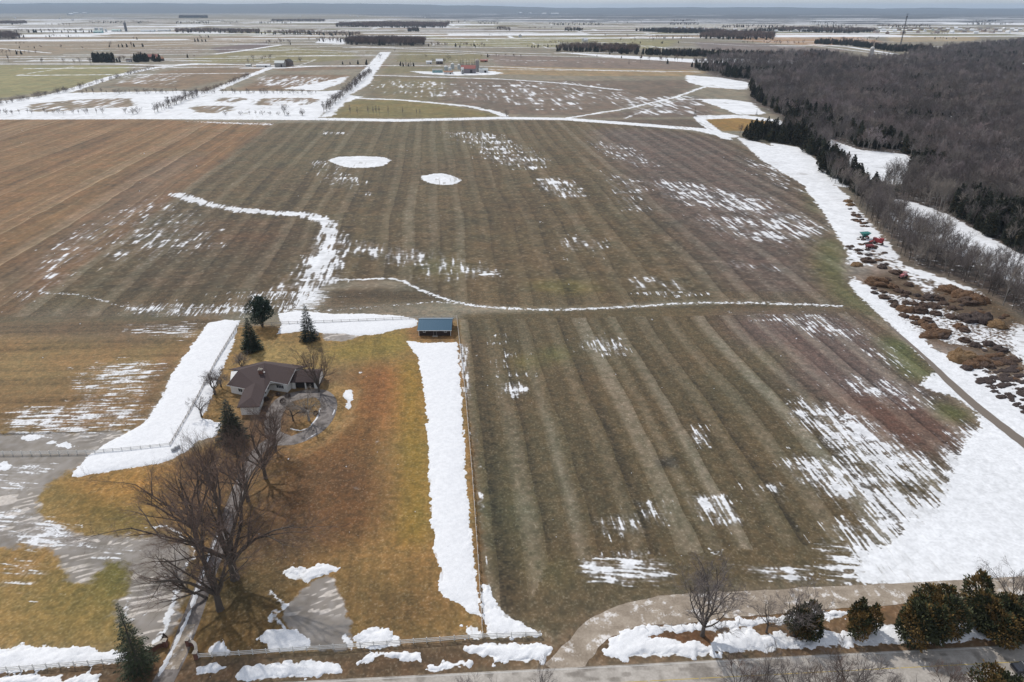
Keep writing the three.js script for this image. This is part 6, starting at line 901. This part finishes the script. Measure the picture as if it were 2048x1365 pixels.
// ---------------------------------------------------------------- woods
const woodTree = [1, 2, 3, 4].map((k) => bareTree(300 + k, 17, { limbs: 5, kids: [4, 4, 4], open: 0.42, up: 0.3, bole: 0.3, rad: 0.011, twig: 0.035, sides: 4, leader: 2 }));
const woodFir = [1, 2].map((k) => { const r = rng(320 + k); return evergreen(320 + k, Array.from({ length: 5 }, (_, i) => [(r() - 0.5) * 1.6, 2.2 + i * 2.0, (r() - 0.5) * 1.6, 2.5 - i * 0.42, 2.3, 0.6]), 1100, { size: 1.1, width: 0.34, col: [0.034, 0.038, 0.022], tip: [0.075, 0.058, 0.026], tipShare: 0.34 }); });
const woodSpire = spruce(331, 15, 3.2, { tiers: 14, per: 8, spray: 6, leafW: 0.5, droop: 0.3, col: [0.024, 0.032, 0.022] });
const firZones = [[[205.5,-672.9],[227,-672.9],[233.6,-610.7],[209.8,-618.2]], [[227,-672.9],[274.6,-726.8],[274.6,-672.9],[241.1,-515.6],[219.4,-489.6],[221.2,-575.6]], [[304.4,-844.7],[346,-801.7],[307.5,-650],[282.5,-623.3],[274.6,-672.9]], [[307.5,-650],[329.5,-610.7],[320.3,-575.6],[289.3,-580.1]], [[219.4,-489.6],[219.2,-448.5],[212.3,-412],[233.6,-406],[240.1,-437.5],[252.3,-515.6]], [[267.2,-412],[282.8,-368.2],[273.1,-301.5],[239.7,-258.4],[237.8,-301.5],[244.1,-344.8],[246.6,-376.3]], [[202.5,-378.3],[191.5,-336.1],[187.7,-316.1],[196.3,-353.8]], [[363.4,-1108.2],[292.6,-801.7],[292.6,-844.7],[309.1,-945.4]]];
const clearings = [...glade, goldPlot, [[239.4,-928.9],[274.9,-928.9],[298.9,-892.4],[282.9,-789.5],[247.8,-773.9],[245.4,-844.7]], [[303.9,-1282.6],[352.1,-1234.3],[375.7,-1147.4],[333.5,-1023.9],[287.3,-1050.6],[277,-1147.4]], [[226.6,-615.7],[242,-586.9],[233.6,-524.8],[219.4,-489.6],[215,-515.6],[217.1,-575.6]], [[907.7,-1987.8],[983.3,-1898.2],[932.2,-1705.2],[818.8,-1638.3],[831.2,-1816.1]], [[198.9,-785.6],[256.8,-785.6],[283.3,-751.5],[272.1,-678.8],[249.5,-655.6],[246.4,-667],[184.8,-623.3],[189.2,-723.5]]];
const spots = [];
{
  const r = rng(71), tree = [[353.4,-1465],[360,-1262.8],[388.8,-1189.3],[313.2,-939.8],[292.9,-797.6],[279.2,-684.9],[274.6,-672.9],[208.8,-672.9],[203.9,-633.7],[227.7,-593.9],[219.4,-489.6],[210.6,-421.9],[197.8,-370.2],[189.7,-331.9],[180.8,-294.6],[195.2,-265.6],[191.6,-229.1],[190.2,-184.4],[252.4,-208.5],[2922,-2955],[1785,-2596],[1263.3,-2138.9],[1060.3,-1898.2],[759.8,-1606.7],[790.7,-1898.2],[483.1,-1671.1]];
  let z = -185; while (z > -2700) {
    const d = -z, st = d < 400 ? 4.2 : d < 560 ? 5.2 : d < 900 ? 6.6 : d < 1400 ? 8.6 : 12;
    for (let x = 60; x < d * 0.78 + 90; x += st) { const px = x + (r() - 0.5) * st * 0.9, pz = z + (r() - 0.5) * st * 0.9; if (!inside(px, pz, tree) || clearings.some((c) => inside(px, pz, c))) continue; const nz = vn(px * 0.018, pz * 0.018) + 0.2 * (r() - 0.5); spots.push([px, pz, firZones.some((f) => inside(px, pz, f)) ? (r() < 0.82 ? 1 : 0) : nz > 0.74 && d > 470 ? 1 : 0, 0.62 + 0.6 * r() + 0.25 * (vn(px * 0.03 + 9, pz * 0.03) - 0.5)]); }
    z -= st;
  }
}
const far = [];
function grove(poly, st, fir, h = 1) { const r = rng(Math.round(poly[0][0])); let ax = 1e9, bx = -1e9, az = 1e9, bz = -1e9; for (const [x, z] of poly) { ax = Math.min(ax, x); bx = Math.max(bx, x); az = Math.min(az, z); bz = Math.max(bz, z); } for (let z = az; z < bz; z += st) for (let x = ax; x < bx; x += st) { const px = x + (r() - 0.5) * st, pz = z + (r() - 0.5) * st; if (inside(px, pz, poly)) far.push([px, pz, r() < fir ? 1 : 0, h * (0.75 + 0.5 * r())]); } }
grove([[-537.7,-2378.9],[-411.2,-2314.1],[-273.6,-2282.9],[-291,-2520],[-432,-2637],[-573,-2637]], 9, 0.05, 1.15); grove([[-687,-2596],[-533.1,-2447.3],[-573,-2637],[-712,-2765]], 22, 0.1, 0.8); grove([[-260.9,-2252.6],[-72.5,-2194.3],[-75.3,-2282.9],[-258.9,-2346]], 22, 0.25, 0.7);
grove([[115.5,-1987.8],[209.5,-1987.8],[315.3,-1856.3],[349.1,-2035.8],[253.8,-2138.9],[135.1,-2086.1]], 9, 0.2, 1.1); grove([[326.6,-1856.3],[452.8,-1777.6],[573.9,-1671.1],[607.4,-1638.3],[638.9,-1758.9],[497.4,-1856.3],[345.3,-1919.8]], 9, 0.85, 1.0); grove([[617.9,-1606.7],[660.2,-1576.3],[698.6,-1671.1],[648.2,-1688]], 11, 0.7);
grove([[988.8,-2447.3],[1052.9,-2314.1],[1028.5,-1987.8],[1122.5,-1987.8],[1220.1,-2138.9],[1117.9,-2194.3],[1144,-2520],[1074,-2596]], 11, 0.8, 0.9); grove([[-1118,-4743],[-731,-4497],[-401,-4497],[-439,-5324],[-919,-5671],[-1218,-5324]], 16, 0.1, 1.2); grove([[639,-3891],[729,-3569],[953,-3427],[1080,-3891],[831,-4074]], 15, 0.8); grove([[720,-2857],[846,-2765],[972,-2765],[1159,-3296],[1016,-3569],[799,-3174]], 13, 0.15); grove([[1133,-3723],[1584,-4275],[1891,-4074],[1829,-3723],[1579,-3497],[1361,-3805]], 16, 0.4);
grove([[-1607,-3569],[-1416,-3569],[-1154,-3427],[-1280,-3805],[-1604,-3980],[-1750,-3891]], 16, 0.15, 0.9); grove([[-1132,-3360],[-623,-3061],[-670,-3296],[-1106,-3569]], 20, 0.15, 0.9); grove([[-1948,-2678],[-1843,-2765],[-1938,-2955],[-2213,-3296],[-2483,-3427]], 14, 0.05, 1.1); grove([[-3766,-5324],[-3519,-5324],[-3651,-5671],[-4063,-6284],[-4286,-6066]], 22, 0.05, 1.1); grove([[-4095,-9285],[-3744,-9285],[-4446,-11036],[-4862,-11036]], 24, 0.5, 1.3); grove([[-2175,-6772],[-1618,-6519],[-1820,-7340],[-2331,-7340]], 26, 0.2); grove([[-531,-3805],[-472,-3805],[-505,-4074],[-565,-4074]], 14, 0.5); grove([[-97,-4275],[-10,-3891],[-5,-4074],[-72,-4497]], 18, 0.2, 0.8); grove([[275,-3891],[366,-3891],[383,-4074],[288,-4074]], 18, 0.7); grove([[-906.4,-1591.3],[-861,-1591.3],[-902.8,-1671.1],[-957.4,-1688]], 6, 1, 1.05); grove([[-819.9,-1591.3],[-794.8,-1606.7],[-836,-1688],[-865.8,-1688]], 8, 0.9, 1.0); grove([[-788.2,-1606.7],[-766.4,-1606.7],[-788.5,-1654.5],[-809.8,-1654.5]], 8, 0.9, 0.9); grove([[-856.6,-1591.3],[-837.2,-1591.3],[-861.1,-1638.3],[-878.9,-1638.3]], 10, 0.1, 0.7);
for (let k = 0; k < 34; k++) { const r = rng(900 + k), cx = -4200 + r() * 9500, cz = -3300 - r() * 3600, w = 90 + r() * 330, d = 14 + r() * 70; grove([[cx, cz], [cx + w, cz - 20], [cx + w, cz - 20 - d], [cx, cz - d]], 20, r() * 0.5, 1.0); }
for (let k = 0; k < 60; k++) { const r = rng(1400 + k), cz = -1450 - r() * 1900, cx = (r() * 2 - 1.1) * -cz * 0.72, w = 20 + r() * 150; if (cx > -cz * 0.3 && cz > -2300) continue; grove([[cx, cz], [cx + w, cz - 8], [cx + w, cz - 16], [cx, cz - 8]], 9 + 8 * r(), r() * 0.5, 0.5 + 0.4 * r()); }
// trees seen singly at the far farms
const firTree = (u, label, h, kind, group) => { const t = treeOf('conifer_tree', kind ? woodSpire : woodFir[0], bark, needle, label, u[0], u[1], hr() * 6, group); t.scale.setScalar(h / (kind ? 15 : 12)); };
for (const [x, z] of [[-105.5,-1504.9],[-100.4,-1504.9],[-94.1,-1518.7],[-88.9,-1518.7],[-82.7,-1518.7],[-77.5,-1518.7]]) firTree([x, z], 'dark conifer in the row behind the red-roofed barn', 12 + 4 * hr(), 1, 'conifers behind the red-roofed barn');
for (const [x, z, h] of [[-215.3,-1491.4,15],[-206.2,-1491.4,14],[-226.5,-1491.4,8],[-219.5,-1478.1,7],[-208.5,-1478.1,6],[-198.4,-1478.1,7]]) firTree([x, z], 'dark conifer in the little cluster beside the farm lane', +h, +h > 10 ? 1 : 0, 'conifer cluster by the farm lane');
for (const [x, z, h] of [[-300.8,-1518.7,10],[-321.2,-1532.7,8],[-353.6,-1532.7,6],[-337.9,-1532.7,5]]) firTree([x, z], 'small dark conifer along the snowy farm road', +h, 0, 'conifers along the farm road');
firTree([246.3, -1546.9], 'lone dark conifer in the brown field of the far plain', 10, 1); firTree([327.3, -1546.9], 'lone round conifer near the tan strip', 9, 0); firTree([197.9, -770.1], 'thin dark conifer at the corner of the golden plot', 11, 1); firTree([268.2, -781.6], 'small grey conifer on the snow behind the golden plot', 7, 1); firTree([-488, -1606.7], 'pointed conifer between the two barns', 15, 1);
{
  // the nearest wood trees stand as things of their own, the rest reads as one mass
  const vis = spots.map((s, k) => [s[0] * s[0] + s[1] * s[1], k]).filter(([, k]) => spots[k][0] / -spots[k][1] < 0.8).sort((a, b) => a[0] - b[0]), own = new Set(); let nb = 0, nf = 0;
  for (const [, k] of vis) { if (spots[k][2] ? nf < 150 : nb < 290) { own.add(k); if (spots[k][2]) nf++; else nb++; } }
  const r = rng(5);
  for (const k of own) {
    const [x, z, f, s] = spots[k];
    if (f) { const sp = r() < 0.3, t = treeOf('woodland_cedar', sp ? woodSpire : woodFir[k % 2], bark, needle, 'dark cedar in the near belt of the wood beside the snowy glade', x, z, r() * 6, 'cedars at the edge of the wood'); t.scale.setScalar(s * 0.9); }
    else { const p = r() < 0.35, t = treeOf('woodland_tree', woodTree[k % 4], p ? barkGrey : bark, p ? twigPale : twigGrey, p ? 'pale-barked leafless tree at the edge of the wood' : 'grey-brown leafless tree at the edge of the wood', x, z, r() * 6, p ? 'pale trees at the edge of the wood' : 'grey-brown trees at the edge of the wood'); t.scale.setScalar(s * (z > -300 ? 0.75 : z > -460 ? 0.85 : 0.92)); }
  }
  const grp = new THREE.Group(); grp.name = 'forest'; grp.userData = { kind: 'stuff', label: 'leafless grey-brown wood mixed with dark conifers stretching to the plain' }; scene.add(grp);
  const rest = spots.filter((_, k) => !own.has(k)), dm = new THREE.Object3D(), col = new THREE.Color();
  const fill = (parent, list, name, geos, mats, y = 1) => { if (!list.length) return; geos.forEach((g, i) => { const im = shadows(new THREE.InstancedMesh(g, mats[i], list.length)); im.name = name + (i ? '_crown' : '_trunk'); list.forEach(([x, z, , s], k) => { dm.position.set(x, 0, z); dm.rotation.y = (k * 2.399) % 6.283; dm.scale.set(s, s * y, s); dm.updateMatrix(); im.setMatrixAt(k, dm.matrix); if (i) { const v = 0.62 + 1.25 * NT[k & 65535] ** 2; col.setRGB(v * (0.95 + 0.14 * NT[(k * 7) & 65535]), v, v * (0.92 + 0.16 * NT[(k * 13) & 65535])); im.setColorAt(k, col); } }); im.userData = { kind: 'stuff' }; parent.add(im); }); };
  const bare = rest.filter((s) => !s[2]), firs = rest.filter((s) => s[2]);
  for (let k = 0; k < 4; k++) fill(grp, bare.filter((_, i) => i % 4 === k), 'leafless_wood', woodTree[k], [barkGrey, twigGrey]);
  for (let k = 0; k < 2; k++) fill(grp, firs.filter((_, i) => i % 2 === k), 'conifer_wood', woodFir[k], [bark, needle]);
  const g2 = new THREE.Group(); g2.name = 'far_woodland'; g2.userData = { kind: 'stuff', label: 'scattered groves and tree lines on the far plain' }; scene.add(g2);
  const fb = far.filter((s) => !s[2]), ff = far.filter((s) => s[2]); for (let k = 0; k < 2; k++) { fill(g2, fb.filter((_, i) => i % 2 === k), 'grove', woodTree[k + 2], [bark, twigMat]); fill(g2, ff.filter((_, i) => i % 2 === k), 'conifer_grove', woodFir[k], [bark, needle]); }
  console.log('wood', spots.length, 'far', far.length);
}
// ---------------------------------------------------------------- hills on the horizon and dry snow in the air
{
  const ridge = (z0, depth, hf, name) => { const pos = [], idx = [], n = 420; for (let i = 0; i <= n; i++) { const x = -26000 + 52000 * i / n, h = hf(x) + 46 * (vn(x / 2300 + z0, 3) - 0.5) + 22 * (vn(x / 700, 8) - 0.5) + 10 * (vn(x / 260, 8) - 0.5); pos.push(x, -30, z0, x, h * 0.55, z0 - depth * 0.35, x, h, z0 - depth, x, -30, z0 - depth * 2); if (i) { const a = 4 * (i - 1), b = 4 * i; for (let k = 0; k < 3; k++) idx.push(a + k, b + k, a + k + 1, b + k, b + k + 1, a + k + 1); } } const g = new THREE.BufferGeometry(); g.setAttribute('position', new THREE.Float32BufferAttribute(pos, 3)); g.setIndex(idx); g.computeVertexNormals(); struct(name, g, mat(0.085, 0.085, 0.085)); };
  ridge(-18500, 2200, (x) => 70 + 90 * ss(-500, -7000, x) * (1 - 0.4 * ss(-11000, -16000, x)), 'hills'); ridge(-21500, 2500, (x) => 128 + 120 * ss(2500, -7000, x) - 10 * ss(3000, 12000, x), 'hills');
}
{
  const r = rng(404), n = 230, im = new THREE.InstancedMesh(new THREE.IcosahedronGeometry(0.008, 0), mat(0.8, 0.8, 0.82), n), dm = new THREE.Object3D();
  for (let k = 0; k < n; k++) { const d = 7 + 26 * r(); dm.position.set((r() - 0.5) * 1.6 * d, 105 - d * (0.02 + 0.95 * r()), -d); dm.rotation.set(r() * 6, r() * 6, r() * 6); dm.scale.set(0.6 + 0.7 * r(), 0.5 + 0.5 * r(), 0.6 + 1.2 * r()); dm.updateMatrix(); im.setMatrixAt(k, dm.matrix); }
  im.name = 'snowfall'; im.userData = { kind: 'stuff', label: 'a few dry snowflakes drifting in the air' }; scene.add(shadows(im));
}
renderer.render(scene, camera);
